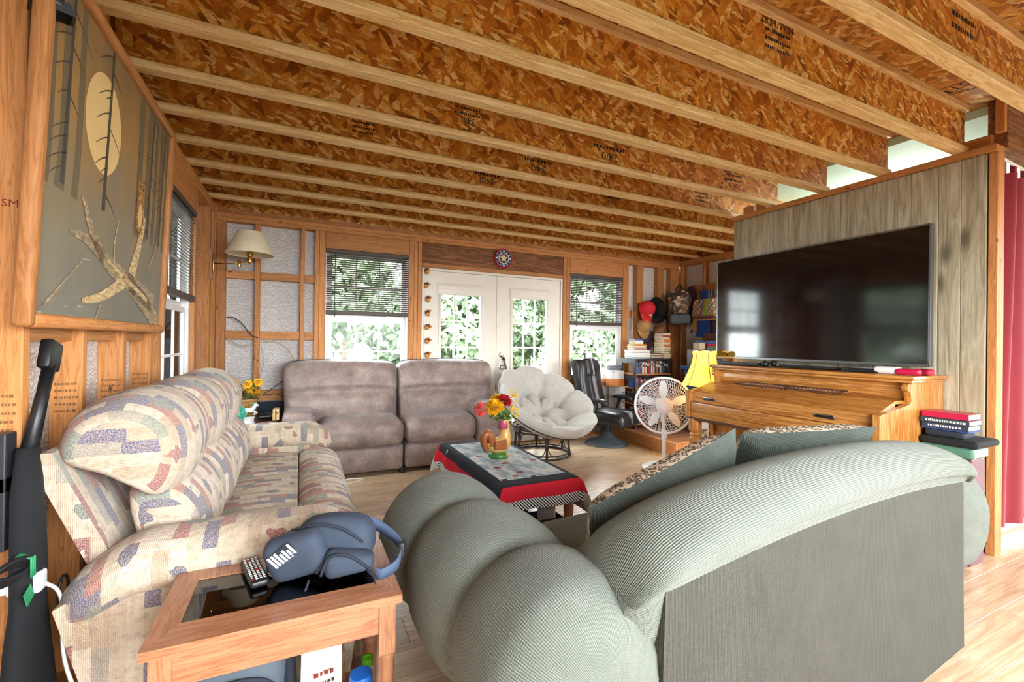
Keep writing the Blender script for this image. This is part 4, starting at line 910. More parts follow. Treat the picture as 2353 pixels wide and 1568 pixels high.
# ------------------------------------------------------------------ black swivel chair
sw = thing('swivel_chair', 'black leather recliner swivel chair with grey stripe in front of the window', 'chair', (3.42, 4.47, 0), 24)
part('base', lathe([(.262, 0), (.265, .01), (.235, .03), (.16, .055), (.09, .09), (.06, .13), (.045, .15)], 40), 'chair_base', sw, 2)
part('column', lathe([(.045, .15), (.045, .19), (.05, .19), (.05, .235), (.03, .24)], 20), 'black_plastic', sw, 40)
def fseat(x, y, z):
    u = x/.26
    if z > 0: z += .02*(1-u**2)-.012*math.exp(-((abs(x)-.115)/.012)**2)
    if y < -.1: z += -.03*((-.1-y)/.16)**2
    return x, y, z
st_ = part('seat', rbox(0, -.07, .33, .52, .52, .16, .07, 12, 4, fseat), 'black_leather', sw, 2)
part('stripe', xf(wrap(rbox(0, -.07, .334, .085, .525, .165, .07, 6, 4, None), lambda x, y, z: (x, y, z+(.014 if z > .334 else 0))), Matrix()), 'grey_leather', st_, 2)
BK = TR(0, .17, .40) @ RX(-14)
def fback(x, y, z):
    u = x/.25; v = z/.35
    if y < 0: y -= .018*(1-u**2)-.014*math.exp(-((abs(x)-.115)/.012)**2)-.012*math.exp(-((z-.13)/.01)**2)*(abs(x) < .13)
    x *= 1-.04*v
    y += -.03*math.exp(-((z-.22)/.12)**2)*(y < 0)
    return x, y, z
bk2 = part('backrest', xf(rbox(0, .02, .31, .50, .13, .68, .055, 14, 4, fback), BK), 'black_leather', sw, 2)
part('headrest', xf(rbox(0, -.045, .53, .26, .10, .24, .045, 6, 4), BK), 'black_leather', bk2, 2)
part('stripe', xf(bbox(-.034, .034, -.0775, -.06, -.02, .41, .004), BK), 'grey_leather', bk2, 40); part('stripe', xf(rbox(0, -.049, .53, .068, .102, .243, .046, 4, 4), BK), 'grey_leather', bk2, 2)
for sg in (-1, 1):
    ar = part('armrest', rbox(sg*.315, -.05, .555, .085, .27, .05, .024, 6, 4, lambda x, y, z: (x, y, z-.03*(max(0, -y-.04)/.1)**2)), 'black_leather', sw, 2)
    part('arm_support', tube([(sg*.27, .02, .30), (sg*.315, .02, .40), (sg*.315, -.01, .54)], [.026, .022, .024], 10), 'dark_plastic', ar, 2)
# ------------------------------------------------------------------ coffee table, cloth, rooster vase, flowers
ct = thing('coffee_table', 'low wooden coffee table under the printed rooster cloth', 'table', (1.25, 2.79, 0), 0)
part('top', bbox(-.245, .245, -.575, .575, .415, .442, .006), 'maple_y', ct)
part('apron', bbox(-.215, .215, -.54, .54, .35, .415, .004), 'maple_y', ct)
part('lower_shelf', bbox(-.21, .21, -.53, .53, .10, .118, .003), 'maple_y', ct)
for x in (-.205, .205):
    for y in (-.53, .53): part('leg', lathe([(.034, 0), (.034, .05), (.028, .06), (.026, .07), (.03, .085), (.031, .20), (.027, .215), (.031, .23), (.031, .34), (.034, .35), (.034, .414)], 8, x, y, 0), 'maple_z', ct, 30)
# cloth draped over the top: sheet pulled down past the edges, corners folding out
HX, HY, TZc = .247, .577, .4445
V = []; UVs = []; Fc = []; nu, nv = 56, 84
for j in range(nv+1):
    for i in range(nu+1):
        u = -.447+.894*i/nu; v = -.717+1.434*j/nv
        ou = max(0, abs(u)-HX); ov = max(0, abs(v)-HY); su = math.copysign(1, u); sv = math.copysign(1, v)
        x = max(-HX, min(HX, u)); y = max(-HY, min(HY, v)); z = TZc
        d = max(ou, ov)+.35*min(ou, ov)
        if d > 0:
            k = min(1, d/.02); flare = .012*k+.07*d
            if ou > 0 and ov > 0:
                m_ = min(ou, ov); L = math.hypot(ou, ov); a = math.atan2(ov, ou)
                fold = .5*min(ou, ov); x += su*(flare+fold*.75*math.cos(a)); y += sv*(flare+fold*.75*math.sin(a)); z -= max(ou, ov)+.18*m_
            elif ou > 0: x += su*(flare+.008*math.sin(v*21)*min(1, ou/.1)); z -= ou
            else: y += sv*(flare+.010*math.sin(u*19)*min(1, ov/.1)); z -= ov
            z = min(z, TZc)
        V.append((x, y, z)); UVs.append((u, v))
for j in range(nv):
    for i in range(nu): a = j*(nu+1)+i; Fc.append((a, a+1, a+nu+2, a+nu+1))
me = mesh_of((V, Fc), 'cloth_print', 2); L = me.uv_layers.new(name='UVMap')
for p in me.polygons:
    for li, vi in zip(p.loop_indices, p.vertices): L.data[li].uv = UVs[vi]
tag(link('tablecloth', me, None, (1.25, 2.79, 0)), 'printed tablecloth with red band and striped hem on the coffee table', 'tablecloth')
def bin_(label, x, y, w, d, h, z, m):
    t = thing('storage_bin', label, 'bin', (x, y, z), 0); part('bottom', box(-w/2, w/2, -d/2, d/2, 0, .004), m, t)
    for g_ in (box(-w/2, -w/2+.004, -d/2, d/2, .004, h), box(w/2-.004, w/2, -d/2, d/2, .004, h), box(-w/2+.004, w/2-.004, -d/2, -d/2+.004, .004, h), box(-w/2+.004, w/2-.004, d/2-.004, d/2, .004, h)): part('side', g_, m, t)
    return t
bin_('small dark plastic bin at the end of the coffee table shelf', 1.33, 2.34, .19, .14, .08, .119, 'navy_dark')
one('book', bbox(-.004, .004, -.06, .06, 0, .14, .001), 'paper', 'pale booklet standing in the dark bin under the coffee table', 'booklet', None, False, (1.345, 2.33, .1245), (0, 0, 30))
for k in range(4): one('magazine', bbox(-.12, .12, -.15, .15, 0, .022, .004), 'dark_plastic', ['lowest dark magazine of the pile under the coffee table', 'second dark magazine of the pile under the coffee table', 'third dark magazine of the pile under the coffee table', 'topmost dark magazine of the pile under the coffee table'][k], 'magazine', 'magazines under the coffee table', False, (1.13, 2.52+.01*k, .119+k*.0225), (0, 0, 5*k-8))
rv = thing('rooster_vase', 'ceramic rooster vase with flowers on the coffee table', 'vase', (1.235, 2.80, .4455), 12)
def rooster_ring(c, rx, ry, n=18): return [(c[0]+rx*math.cos(2*PI*i/n), c[1]+ry*math.sin(2*PI*i/n), c[2]) for i in range(n)]
link('base', mesh_of(lathe([(.002, 0), (.066, .0), (.07, .012), (.055, .03), (.035, .045)], 20), 'rooster_green', 2), rv)
bp_ = spline([(-.085, 0, .115), (-.05, 0, .09), (-.005, 0, .078), (.035, 0, .09), (.052, 0, .13), (.052, 0, .18), (.046, 0, .235), (.044, 0, .25)], 4)
br_ = [p.x for p in spline([(.022, 0, 0), (.045, 0, 0), (.058, 0, 0), (.055, 0, 0), (.043, 0, 0), (.033, 0, 0), (.032, 0, 0), (.036, 0, 0)], 4)]
part('body', tube(bp_, br_, 20), 'rooster_tan', rv, 2)
part('wing', rbox(-.02, -.052, .092, .10, .022, .06, .011, 5, 3, lambda x, y, z: (x, y, z*(1+4*x))), 'rooster_brown', rv, 2); part('wing', rbox(-.02, .052, .092, .10, .022, .06, .011, 5, 3), 'rooster_brown', rv, 2)
for k_ in (-1, 0, 1):
    tl = spline([(-.06, .012*k_, .09), (-.072, .014*k_, .14), (-.09, .014*k_, .172-.006*abs(k_)), (-.115, .012*k_, .165), (-.125, .01*k_, .125), (-.116, .008*k_, .085), (-.10, .006*k_, .05)], 4)
    part('tail', tube(tl, [.030-.0007*i for i in range(len(tl))], 10), 'rooster_brown', rv, 2)
part('comb', join(*[rbox(.052, 0, .232+.012*k, .02, .03, .016, .007, 2, 3) for k in range(2)]), 'rooster_rose', rv, 2)
part('neck_glaze', lathe([(.0325, .0), (.0355, .012), (.0335, .045), (.0305, .06)], 18, .0385, 0, .188, False), 'rooster_rose', rv, 2)
part('beak', tube([(.068, 0, .205), (.09, 0, .198)], [.012, .002], 8), 'rooster_tan', rv, 2); part('wattle', sphere(.013, .07, 0, .180, 8, .8, .6, 1.3), 'rooster_rose', rv, 2)
part('foot', join(*[xf(box(0, .035, -.004, .004, .0, .006), TR(.02, -.05, .022) @ RZ(a)) for a in (-30, -70, -110)]), 'rooster_tan', rv)
part('price_tag', xf(box(-.014, .014, -.0005, .0005, -.02, .02), TR(.075, -.03, .265) @ RZ(20)), 'paper', rv)
def mum(label, c, r, m, n=110, flat=.7, tilt=(0, 0), seed=1):
    rn = random.Random(seed); t = thing('flower', label, 'flower', (1.272, 2.808, .69), 0, 'flowers in the rooster vase', True)
    C3 = Vector(c); V = []; Fc = []
    for k in range(n):
        ph = k*2.39996; q = (k+.5)/n; th = math.acos(1-1.55*q)
        d = Vector((math.sin(th)*math.cos(ph), math.sin(th)*math.sin(ph), math.cos(th)*flat)); d = RY(tilt[0]).to_3x3() @ (RX(tilt[1]).to_3x3() @ d)
        s_ = d.cross(Vector((0, 0, 1)));  s_ = s_.normalized() if s_.length > .05 else Vector((1, 0, 0))
        L_ = r*rn.uniform(.85, 1.08); w = r*.14; a = C3+d*L_*.3; b = C3+d*L_*.75+Vector((0, 0, .1*r)); e = C3+d*L_; i0 = len(V)
        V += [tuple(a-s_*w*.5), tuple(a+s_*w*.5), tuple(b+s_*w), tuple(e), tuple(b-s_*w)]; Fc.append((i0, i0+1, i0+2, i0+3, i0+4))
    p_ = part('petals', (V, Fc), m, t); p_['kind'] = 'stuff'
    part('stem', tube(spline([(1.272, 2.808, .69), tuple((Vector((1.272, 2.808, .69))+C3)/2+Vector((0, 0, .01))), tuple(C3)], 4), .003, 6), 'stem', t, 2)
    return t
mum('large yellow chrysanthemum at the front of the vase', (1.19, 2.77, .79), .072, 'petal_yellow', 130, .75, (-15, 30), 1)
mum('dark red chrysanthemum at the top right of the vase', (1.285, 2.83, .82), .066, 'petal_red', 120, .75, (15, 15), 2)
mum('coral red pointed flower hanging out to the left of the vase', (1.085, 2.76, .782), .055, 'petal_coral', 50, 1.1, (-70, 10), 3)
mum('smaller yellow bloom behind the dark red flower', (1.25, 2.87, .835), .05, 'petal_yellow', 70, .8, (0, 0), 4)
for k, (x, y, z) in enumerate(((1.37, 2.86, .86), (1.35, 2.82, .80), (1.345, 2.77, .755))):
    t = thing('flower', ['tallest sprig of small golden buds in the vase', 'middle sprig of small golden buds in the vase', 'lowest sprig of small golden buds in the vase'][k], 'flower', (1.285, 2.808, .69), 0, 'flowers in the rooster vase', True)
    part('stem', tube([(1.285, 2.808, .69), (x-.03, y, z-.05), (x, y, z)], .002, 5), 'stem', t, 2); rn = random.Random(k)
    b_ = part('buds', join(*[sphere(.007, x+rn.uniform(-.03, .03), y+rn.uniform(-.03, .03), z+rn.uniform(-.04, .03), 5) for _ in range(16)]), 'petal_yellow', t, 2); b_['kind'] = 'stuff'
t = thing('leaf_spray', 'green leaves at the neck of the rooster vase', 'leaves', (1.272, 2.808, .69), 0, None, True); rn = random.Random(5); V = []; Fc = []
for k in range(70):
    c = Vector((1.225+rn.uniform(-.05, .07), 2.78+rn.uniform(-.05, .05), .735+rn.uniform(-.035, .03))); a = Vector((rn.gauss(0, 1), rn.gauss(0, 1), rn.gauss(0, .7))).normalized()*.024; b = a.cross(Vector((rn.gauss(0, 1), rn.gauss(0, 1), 1))).normalized()*.008; i0 = len(V)
    V += [tuple(c-a), tuple(c+b), tuple(c+a), tuple(c-b)]; Fc.append((i0, i0+1, i0+2, i0+3))
p_ = part('leaves', (V, Fc), 'leaf', t); p_['kind'] = 'stuff'
# ------------------------------------------------------------------ glass-topped end table in front and what lies on it
EX0, EX1, EY0, EY1, EZ = -.302, .254, 1.193, 1.552, .56
et = thing('end_table', 'wooden end table with smoked glass top next to the patterned sofa', 'table', (-.02, 1.38, 0), 0, None, True)
f_ = .057
for poly in ([(EX0, EY0), (EX1, EY0), (EX1-f_, EY0+.09), (EX0+f_, EY0+.09)], [(EX0, EY1), (EX0+f_, EY1-f_), (EX1-f_, EY1-f_), (EX1, EY1)], [(EX0, EY0), (EX0+f_, EY0+.09), (EX0+f_, EY1-f_), (EX0, EY1)], [(EX1, EY0), (EX1, EY1), (EX1-f_, EY1-f_), (EX1-f_, EY0+.09)]):
    part('frame_board', prism(poly, EZ-.022, EZ, 'z'), 'maple_x' if abs(poly[0][1]-poly[1][1]) < .01 else 'maple_y', et)
part('glass_panel', box(EX0+f_, EX1-f_, EY0+.09, EY1-f_, EZ-.008, EZ-.003), 'table_glass', et)
for g_ in (bbox(EX0+.05, EX1-.05, EY0+.02, EY0+.038, .455, EZ-.022, .002, 1), bbox(EX0+.05, EX1-.05, EY1-.038, EY1-.02, .455, EZ-.022, .002, 1), bbox(EX0+.02, EX0+.038, EY0+.05, EY1-.05, .455, EZ-.022, .002, 1), bbox(EX1-.038, EX1-.02, EY0+.05, EY1-.05, .455, EZ-.022, .002, 1)): part('apron', g_, 'maple_x', et)
for x in (EX0+.035, EX1-.035):
    for y in (EY0+.035, EY1-.035):
        l_ = part('leg', bbox(x-.022, x+.022, y-.022, y+.022, .40, EZ-.022, .003), 'maple_z', et)
        part('turning', lathe([(.018, 0), (.02, .10), (.0225, .11), (.0215, .12), (.0215, .25), (.0235, .257), (.0215, .264), (.0215, .385), (.024, .392), (.022, .40)], 14, x, y, 0), 'maple_z', l_, 30)
part('lower_shelf', bbox(EX0+.03, EX1-.03, EY0+.03, EY1-.03, .125, .142, .003), 'maple_x', et)
# belt pack
bg_ = thing('waist_pack', 'navy tactical waist pack lying on the glass-topped table', 'bag', (.08, 1.41, EZ+.001), -18)
def fb1(x, y, z):
    k = (z+.07)/.14
    return x*(1-.18*k)+.02*k, y*(1-.35*k)+.01, z*(1-.25*(x/.13)**2)
part('main_body', rbox(0, .02, .075, .26, .15, .148, .05, 8, 4, fb1), 'navy_cloth', bg_, 2)
part('front_pocket', xf(rbox(0, 0, 0, .155, .075, .125, .032, 6, 4), TR(-.065, -.055, .072) @ RY(-14) @ RX(16)), 'navy_cloth', bg_, 2)
pk = part('side_pocket', xf(rbox(0, 0, 0, .135, .07, .085, .03, 6, 4, lambda x, y, z: (x, y, z*(1-.5*(x+.07)/.14))), TR(.075, -.055, .046) @ RZ(8)), 'navy_cloth', bg_, 2)
for nm_, P in (('zipper', [(-.138, -.06, .03), (-.135, -.07, .09), (-.09, -.055, .132), (-.03, -.055, .118), (.0, -.075, .06), (-.005, -.085, .03)]), ('zipper', [(.01, -.10, .03), (.03, -.092, .075), (.08, -.09, .078), (.14, -.08, .03)]), ('zipper', [(-.09, -.028, .128), (-.02, -.032, .143), (.05, -.03, .128), (.105, -.025, .085)])):
    part(nm_, tube(spline(P, 5), .0042, 6), 'navy_dark', bg_, 2)
pm_ = part('patch', xf(box(-.036, .036, -.0012, .0012, -.021, .021), TR(-.088, -.098, .09) @ RZ(-6) @ RY(-38) @ RX(16)), 'navy_dark', bg_)
for k in range(7): part('patch_bar', xf(box(-.036+k*.0105, -.0295+k*.0105, -.0025, -.001, -.019, [.019, .019, .019, .008, .013, .006, .019][k]), TR(-.088, -.098, .09) @ RZ(-6) @ RY(-38) @ RX(16)), 'paper', pm_)
def ribbon(P, w, th, up=(0, 0, 1)):
    Q = spline(P, 6); R2 = []
    for i, p in enumerate(Q):
        t_ = (Q[min(i+1, len(Q)-1)]-Q[max(i-1, 0)]).normalized(); s_ = t_.cross(Vector(up)).normalized(); n_ = s_.cross(t_)
        R2.append([tuple(p+n_*w/2+s_*th), tuple(p+n_*w/2-s_*th), tuple(p-n_*w/2-s_*th), tuple(p-n_*w/2+s_*th)])
    return loft(R2)
part('strap', ribbon([(.06, .07, .12), (.13, .06, .10), (.19, .02, .075), (.215, -.02, .06)], .034, .0015), 'strap', bg_, 2)
part('strap', ribbon([(.215, -.02, .05), (.205, -.055, .03), (.17, -.08, .018), (.15, -.075, .02)], .03, .0015), 'strap', bg_, 2)
part('buckle', xf(bbox(-.008, .008, -.02, .02, -.022, .022, .005), TR(.215, -.012, .058)), 'dark_plastic', bg_, 40)
part('zip_pull', ribbon([(-.02, -.1, .02), (-.02, -.115, .012), (-.022, -.125, .006)], .008, .002), 'navy_dark', bg_, 2); part('zip_pull', ribbon([(.13, -.085, .032), (.15, -.1, .02), (.155, -.11, .008)], .008, .002), 'navy_dark', bg_, 2)
rc = thing('remote_control', 'black remote control with small pale buttons on the glass table', 'remote', (-.108, 1.455, EZ+.0005), 14)
part('body', rbox(0, 0, .010, .046, .165, .02, .008, 6, 3), 'black_plastic', rc, 2); bmh = mesh_of(bbox(-.0032, .0032, -.0028, .0028, 0, .002, .001, 1), 'paper'); bmr = mesh_of(bbox(-.0032, .0032, -.0028, .0028, 0, .002, .001, 1), 'red_cloth')
for i in range(4):
    for j in range(13): link('button', bmr if (i + j * 3) % 17 == 0 else bmh, rc, (-.0144+i*.0096, -.066+j*.0112, .0198))
one('folded_paper', bbox(-.045, .045, -.06, .06, 0, .006, .001, 1), 'paper', 'white folded paper under the waist pack', 'paper', None, False, (-.045, 1.50, EZ+.0003), (0, 0, 20))
# things on the lower shelf
SZ = .1425
bp = thing('grey_backpack', 'grey blue backpack stuffed under the end table', 'bag', (-.14, 1.42, SZ)); part('body', rbox(0, 0, .135, .24, .20, .27, .07, 6, 4, lambda x, y, z: (x, y, z+.02*math.sin(x*20))), 'grey_cloth', bp, 2); part('zipper', tube(spline([(-.115, -.085, .05), (-.09, -.105, .19), (.0, -.11, .225), (.09, -.105, .19), (.115, -.085, .05)], 5), .005, 6), 'navy_dark', bp, 2); part('strap', ribbon([(.122, -.04, .24), (.13, -.06, .13), (.122, -.04, .01)], .03, .002, (1, 0, 0)), 'navy_dark', bp, 2)
po = thing('white_pouch', 'white printed paper pouch standing on the table shelf', 'pouch', (.065, 1.32, SZ), 8)
V = []; Fc = []; n = 12
for s_ in (1, -1):
    for j in range(n+1):
        for i in range(n+1):
            u = -1+2*i/n; w = j/n; th = .028*(1-u**2)**.6*(1-w)**.5*(1 if j else 1); V.append((u*(.055-.004*w)+.008*w*w*0, -s_*th, .255*w+.008*u*u*(1-w)))
for s_ in range(2):
    for j in range(n):
        for i in range(n): a = s_*(n+1)**2+j*(n+1)+i; q = (a, a+1, a+n+2, a+n+1); Fc.append(q if s_ == 0 else q[::-1])
part('sachet', (V, Fc), 'pouch', po, 2)
for k in range(6): link('print_line', smudge_m([.05, .04, .06, .055, .06, .03][k], [.014, .01, .006, .006, .006, .006][k], k, 'ink_red' if k == 0 else 'ink'), po, (0, -.03, .20-.026*k), (86, 0, 0))
bo = thing('pill_bottle', 'white plastic bottle with blue screw cap on the table shelf', 'bottle', (.165, 1.30, SZ), 0)
part('body', lathe([(.002, 0), (.038, .002), (.04, .01), (.04, .10), (.036, .118), (.026, .13), (.026, .14)], 24), 'white_plastic', bo, 2); part('cap', lathe([(.029, 0), (.031, .004), (.031, .028), (.029, .032), (.002, .033)], 24, 0, 0, .132), 'blue_cap', bo, 40)
part('label', lathe([(.0403, .03), (.0403, .085)], 24, cap=False), 'paper', bo, 2)
tu = thing('green_tube', 'clear tube with lime green cap beside the white bottle', 'tube', (.193, 1.375, SZ), 0)
part('body', lathe([(.002, 0), (.0145, .001), (.0145, .135)], 18), 'white_plastic', tu, 40); part('contents', lathe([(.0148, .01), (.0148, .07)], 18, cap=False), 'green_lime', tu, 2); part('cap', lathe([(.0165, .13), (.0165, .152), (.011, .153), (.011, .147), (.002, .147)], 18, cap=False), 'green_lime', tu, 40)
hb = thing('hair_brush', 'blue hairbrush with yellow bristles under the end table', 'brush', (-.10, 1.245, SZ)); part('back', rbox(0, .03, .02, .16, .05, .03, .014, 5, 3), 'blue_cap', hb, 2)
b_ = part('bristles', join(*[cyl((-.07+.0085*i, .004+.006*(j), .03), (-.07+.0085*i, -.004+.006*j, .052), .0016, 4) for i in range(17) for j in range(5)]), 'petal_yellow', hb); b_['kind'] = 'stuff'
# ------------------------------------------------------------------ left wall: framed print, floodlight, soft case, adapter
fp = bpy.data.objects.new('framed_picture', None); COL.objects.link(fp); fp.location = (XL+.012, 2.295, 1.255); fp.rotation_euler = (0, math.radians(2.2), 0)
tag(fp, 'large framed print of an owl on a dead log under a full moon', 'picture')
PWD, PHT = .665, 1.075                                             # half width (along y) and height, local x = out of the wall
for nm_, g_ in (('frame_side', bbox(0, .042, -PWD, -PWD+.042, 0, PHT, .014, 3)), ('frame_side', bbox(0, .042, PWD-.042, PWD, 0, PHT, .014, 3)), ('frame_rail', bbox(0, .042, -PWD+.03, PWD-.03, 0, .042, .014, 3)), ('frame_rail', bbox(0, .042, -PWD+.03, PWD-.03, PHT-.042, PHT, .014, 3))): part(nm_, g_, 'pine_z' if nm_ == 'frame_side' else 'pine_y', fp, 40)
pr_ = part('print', box(.012, .020, -PWD+.03, PWD-.03, .03, PHT-.03), 'print_ground', fp)
def P2(px, py):
    """photo pixel -> (y, z) on the print"""
    q = pX(px, py, XL+.045+.0); return (q.y-2.295, q.z-1.255)
PR_X = .0203
def flat(name, pts, m, lay):
    x = PR_X+lay*.0004; v = [(x, a, b) for a, b in pts]; return part(name, (v, [tuple(range(len(v)))]), m, pr_)
def limb(P, w0, w1, m, lay, name='branch'):
    Q = [Vector((p[0], p[1], 0)) for p in P]; Q = spline(Q, 4); Lf = []; Rg = []
    for i, p in enumerate(Q):
        t_ = (Q[min(i+1, len(Q)-1)]-Q[max(i-1, 0)]).normalized(); n_ = Vector((-t_.y, t_.x, 0)); w = w0+(w1-w0)*i/(len(Q)-1); Lf.append(p+n_*w); Rg.append(p-n_*w)
    x = PR_X+lay*.0004; n = len(Q); V = [(x, p.x, p.y) for p in Lf]+[(x, p.x, p.y) for p in Rg]
    return part(name, (V, [(i, i+1, n+i+1, n+i) for i in range(n-1)]), m, pr_)
c_ = P2(228, 285); flat('moon', [(c_[0]+.16*math.cos(2*PI*i/40), c_[1]+.175*math.sin(2*PI*i/40)) for i in range(40)], 'print_moon', 1)
rn = random.Random(11)
for y_, w_, m_ in ((-.60, .03, 'print_tree_soft'), (-.50, .025, 'print_tree_soft'), (-.40, .018, 'print_tree_soft'), (-.06+.25, .03, 'print_tree_soft'), (.30, .022, 'print_tree_soft'), (.42, .02, 'print_tree_soft'), (.50, .022, 'print_tree_soft'), (.60, .02, 'print_tree_soft')): limb([(y_, PHT-.03), (y_+.01, .6), (y_, .42)], w_, w_*1.2, m_, 1, 'tree_trunk')
for x_, m_, lay in ((-.155, 'print_tree', 3), (-.47, 'print_tree', 2), (.36, 'print_tree', 2), (.55, 'print_tree', 2)):
    limb([(x_, PHT-.03), (x_-.01, .7), (x_-.015, .44)], .008, .014, m_, lay, 'tree_trunk')
    for k in range(11):
        z_ = .50+.05*k+rn.uniform(-.02, .02); sg = rn.choice((-1, 1)); L_ = rn.uniform(.05, .16)
        limb([(x_, z_), (x_+sg*L_*.5, z_-L_*.22), (x_+sg*L_, z_-L_*.55)], .0035, .001, m_, lay)
lg = [P2(*q) for q in ((190, 460), (210, 530), (245, 600), (300, 650), (355, 700))]; limb(lg, .012, .05, 'print_log', 4, 'dead_log')
limb([P2(*q) for q in ((160, 530), (200, 550), (240, 590))], .006, .03, 'print_log', 4, 'dead_log'); limb([P2(*q) for q in ((195, 690), (240, 680), (290, 645))], .008, .03, 'print_log_light', 5, 'dead_log')
limb([P2(*q) for q in ((300, 650), (318, 560), (328, 500))], .045, .012, 'print_log_light', 4, 'dead_log'); limb([P2(*q) for q in ((250, 600), (290, 640), (340, 690))], .006, .012, 'print_log_light', 5, 'dead_log')
limb([P2(*q) for q in ((365, 745), (330, 690), (300, 655))], .05, .035, 'print_log', 4, 'dead_log'); limb([P2(*q) for q in ((190, 470), (183, 450))], .010, .002, 'print_log_light', 5, 'dead_log'); limb([P2(*q) for q in ((265, 625), (262, 560), (270, 505))], .008, .002, 'print_log_light', 3, 'twig'); limb([P2(*q) for q in ((340, 620), (352, 580), (360, 540))], .012, .003, 'print_log', 3, 'twig')
limb([P2(*q) for q in ((110, 700), (150, 650), (190, 600))], .006, .003, 'print_log', 3, 'twig'); limb([P2(*q) for q in ((225, 740), (240, 690))], .005, .004, 'print_log', 3, 'twig')
oc = P2(316, 475); flat('owl_body', [(oc[0]+.052*math.cos(2*PI*i/24), oc[1]-.02+.11*math.sin(2*PI*i/24)) for i in range(24)], 'print_owl', 6); flat('owl_chest', [(oc[0]+.028*math.cos(2*PI*i/16), oc[1]-.04+.055*math.sin(2*PI*i/16)) for i in range(16)], 'print_owl_light', 7)
flat('owl_head', [(oc[0]-.046, oc[1]+.06), (oc[0]-.048, oc[1]+.135), (oc[0]-.024, oc[1]+.108), (oc[0]+.024, oc[1]+.108), (oc[0]+.048, oc[1]+.135), (oc[0]+.046, oc[1]+.06)], 'print_owl', 7)
for s_ in (-1, 1): flat('owl_eye', [(oc[0]+s_*.02+.008*math.cos(2*PI*i/10), oc[1]+.083+.007*math.sin(2*PI*i/10)) for i in range(10)], 'print_tree', 8)
fl_ = thing('floodlight', 'small black floodlight hanging at the top corner of the framed print', 'lamp', (-.635, 1.68, 2.13), 25)
part('housing', rbox(0, 0, .06, .075, .11, .085, .018, 3, 3), 'black_plastic', fl_, 2); part('lens_hood', prism([(-.055, .05), (.055, .05), (.075, .0), (-.075, .0)], -.05, .05, 'y'), 'dark_plastic', fl_); part('lens', box(-.062, .062, -.046, .046, -.004, .0), 'glass', fl_); part('bracket', tube([(0, .0, .09), (-.02, 0, .20), (-.05, 0, .40)], .008, 8), 'black_plastic', fl_, 2); fl_.scale = (.62, .62, .62)
sc_ = thing('soft_case', 'tall black soft case with a narrow neck leaning behind the patterned sofa', 'case', (-.60, 1.60, 0), 0, None, True)
ring_ = lambda c, a, b: [(c[0]+a*math.cos(2*PI*i/16), c[1]+b*math.sin(2*PI*i/16), c[2]) for i in range(16)]
link('body', lofted([ring_((-.635, 1.615, .002), .035, .13), ring_((-.635, 1.615, .06), .04, .135), ring_((-.64, 1.625, .25), .04, .11), ring_((-.648, 1.635, .42), .035, .08), ring_((-.652, 1.648, .52), .03, .06), ring_((-.655, 1.655, .60), .034, .055), ring_((-.668, 1.675, .80), .03, .05), ring_((-.678, 1.70, .92), .022, .034)], 'black_cloth'), sc_)
part('neck', tube([(-.678, 1.70, .90), (-.684, 1.79, 1.06), (-.686, 1.83, 1.14)], [.019, .015, .016], 10), 'black_plastic', sc_, 2); part('head', xf(bbox(-.016, .016, -.04, .035, -.045, .045, .008), TR(-.688, 1.843, 1.17) @ RX(-18)), 'black_plastic', sc_, 40); part('handle_loop', tube([(-.60, 1.70+.03*math.cos(2*PI*i/16), .50+.05*math.sin(2*PI*i/16)) for i in range(16)], .004, 6, True), 'cord_black', sc_, 2)
ad = thing('power_adapter', 'white plug-in charger with cables on the near stud', 'charger', (XL+.001, 1.705, .56), 0, None, True)
A0 = pX(68, 1338, XL+.06); part('cube', rbox(XL+.055, A0.y, A0.z, .07, .045, .055, .01, 3, 3), 'white_plastic', ad, 2); part('plug', bbox(XL+.002, XL+.03, A0.y-.015, A0.y+.015, A0.z-.02, A0.z+.02, .003), 'white_plastic', ad)
cable('pale blue charging cable running from the charger down to the floor', [(XL+.092, A0.y, A0.z-.01), (XL+.12, A0.y+.01, A0.z-.06), (-.56, 1.60, .36), (-.50, 1.56, .22), (-.44, 1.54, .10), (-.38, 1.50, .03), (-.34, 1.42, .006)], .0048, 'cord_white', 'cable')
cable('thin white cable dangling below the charger', [(XL+.06, A0.y-.01, A0.z-.03), (XL+.05, A0.y-.02, A0.z-.12), (XL+.06, A0.y-.01, A0.z-.2), (XL+.045, A0.y-.02, A0.z-.28), (XL+.03, A0.y-.06, A0.z-.36)], .003, 'cord_white')
A1 = pX(25, 1325, XL+.05); co_ = thing('cable_coil', 'coiled black cable with green ties on the near stud', 'cable', (XL+.05, A1.y, A1.z), 0)
for k in range(4): part('loop', tube([(.02*math.cos(2*PI*i/18)+.006*k-.01, .042*math.cos(2*PI*i/18), .02*math.sin(2*PI*i/18)+.006*k) for i in range(18)], .006, 6, True), 'cord_black', co_, 2)
for k in range(3): part('tie', tube([(.03, .02+.008*k+.001, -.02), (.03, .02+.008*k, .03), (0, .02+.008*k, .04)], .003, 5), 'green_tag', co_, 2)
part('hang_tag', xf(box(-.001, .001, -.018, .018, -.02, .02), TR(.03, .01, -.06) @ RX(25)), 'green_tag', co_)
for k, (q, h_) in enumerate((((12, 1060), .16), ((16, 1170), .2))):
    a = pX(*q, XL-.02); one('grey_slab', bbox(XL-.07, XL+.0, 1.66-.0, 1.715, a.z-h_/2, a.z+h_/2, .004), 'dark_plastic', ['upper dark grey tray hanging on the near stud', 'lower dark grey tray hanging on the near stud'][k], 'tray', 'grey trays on the near stud')
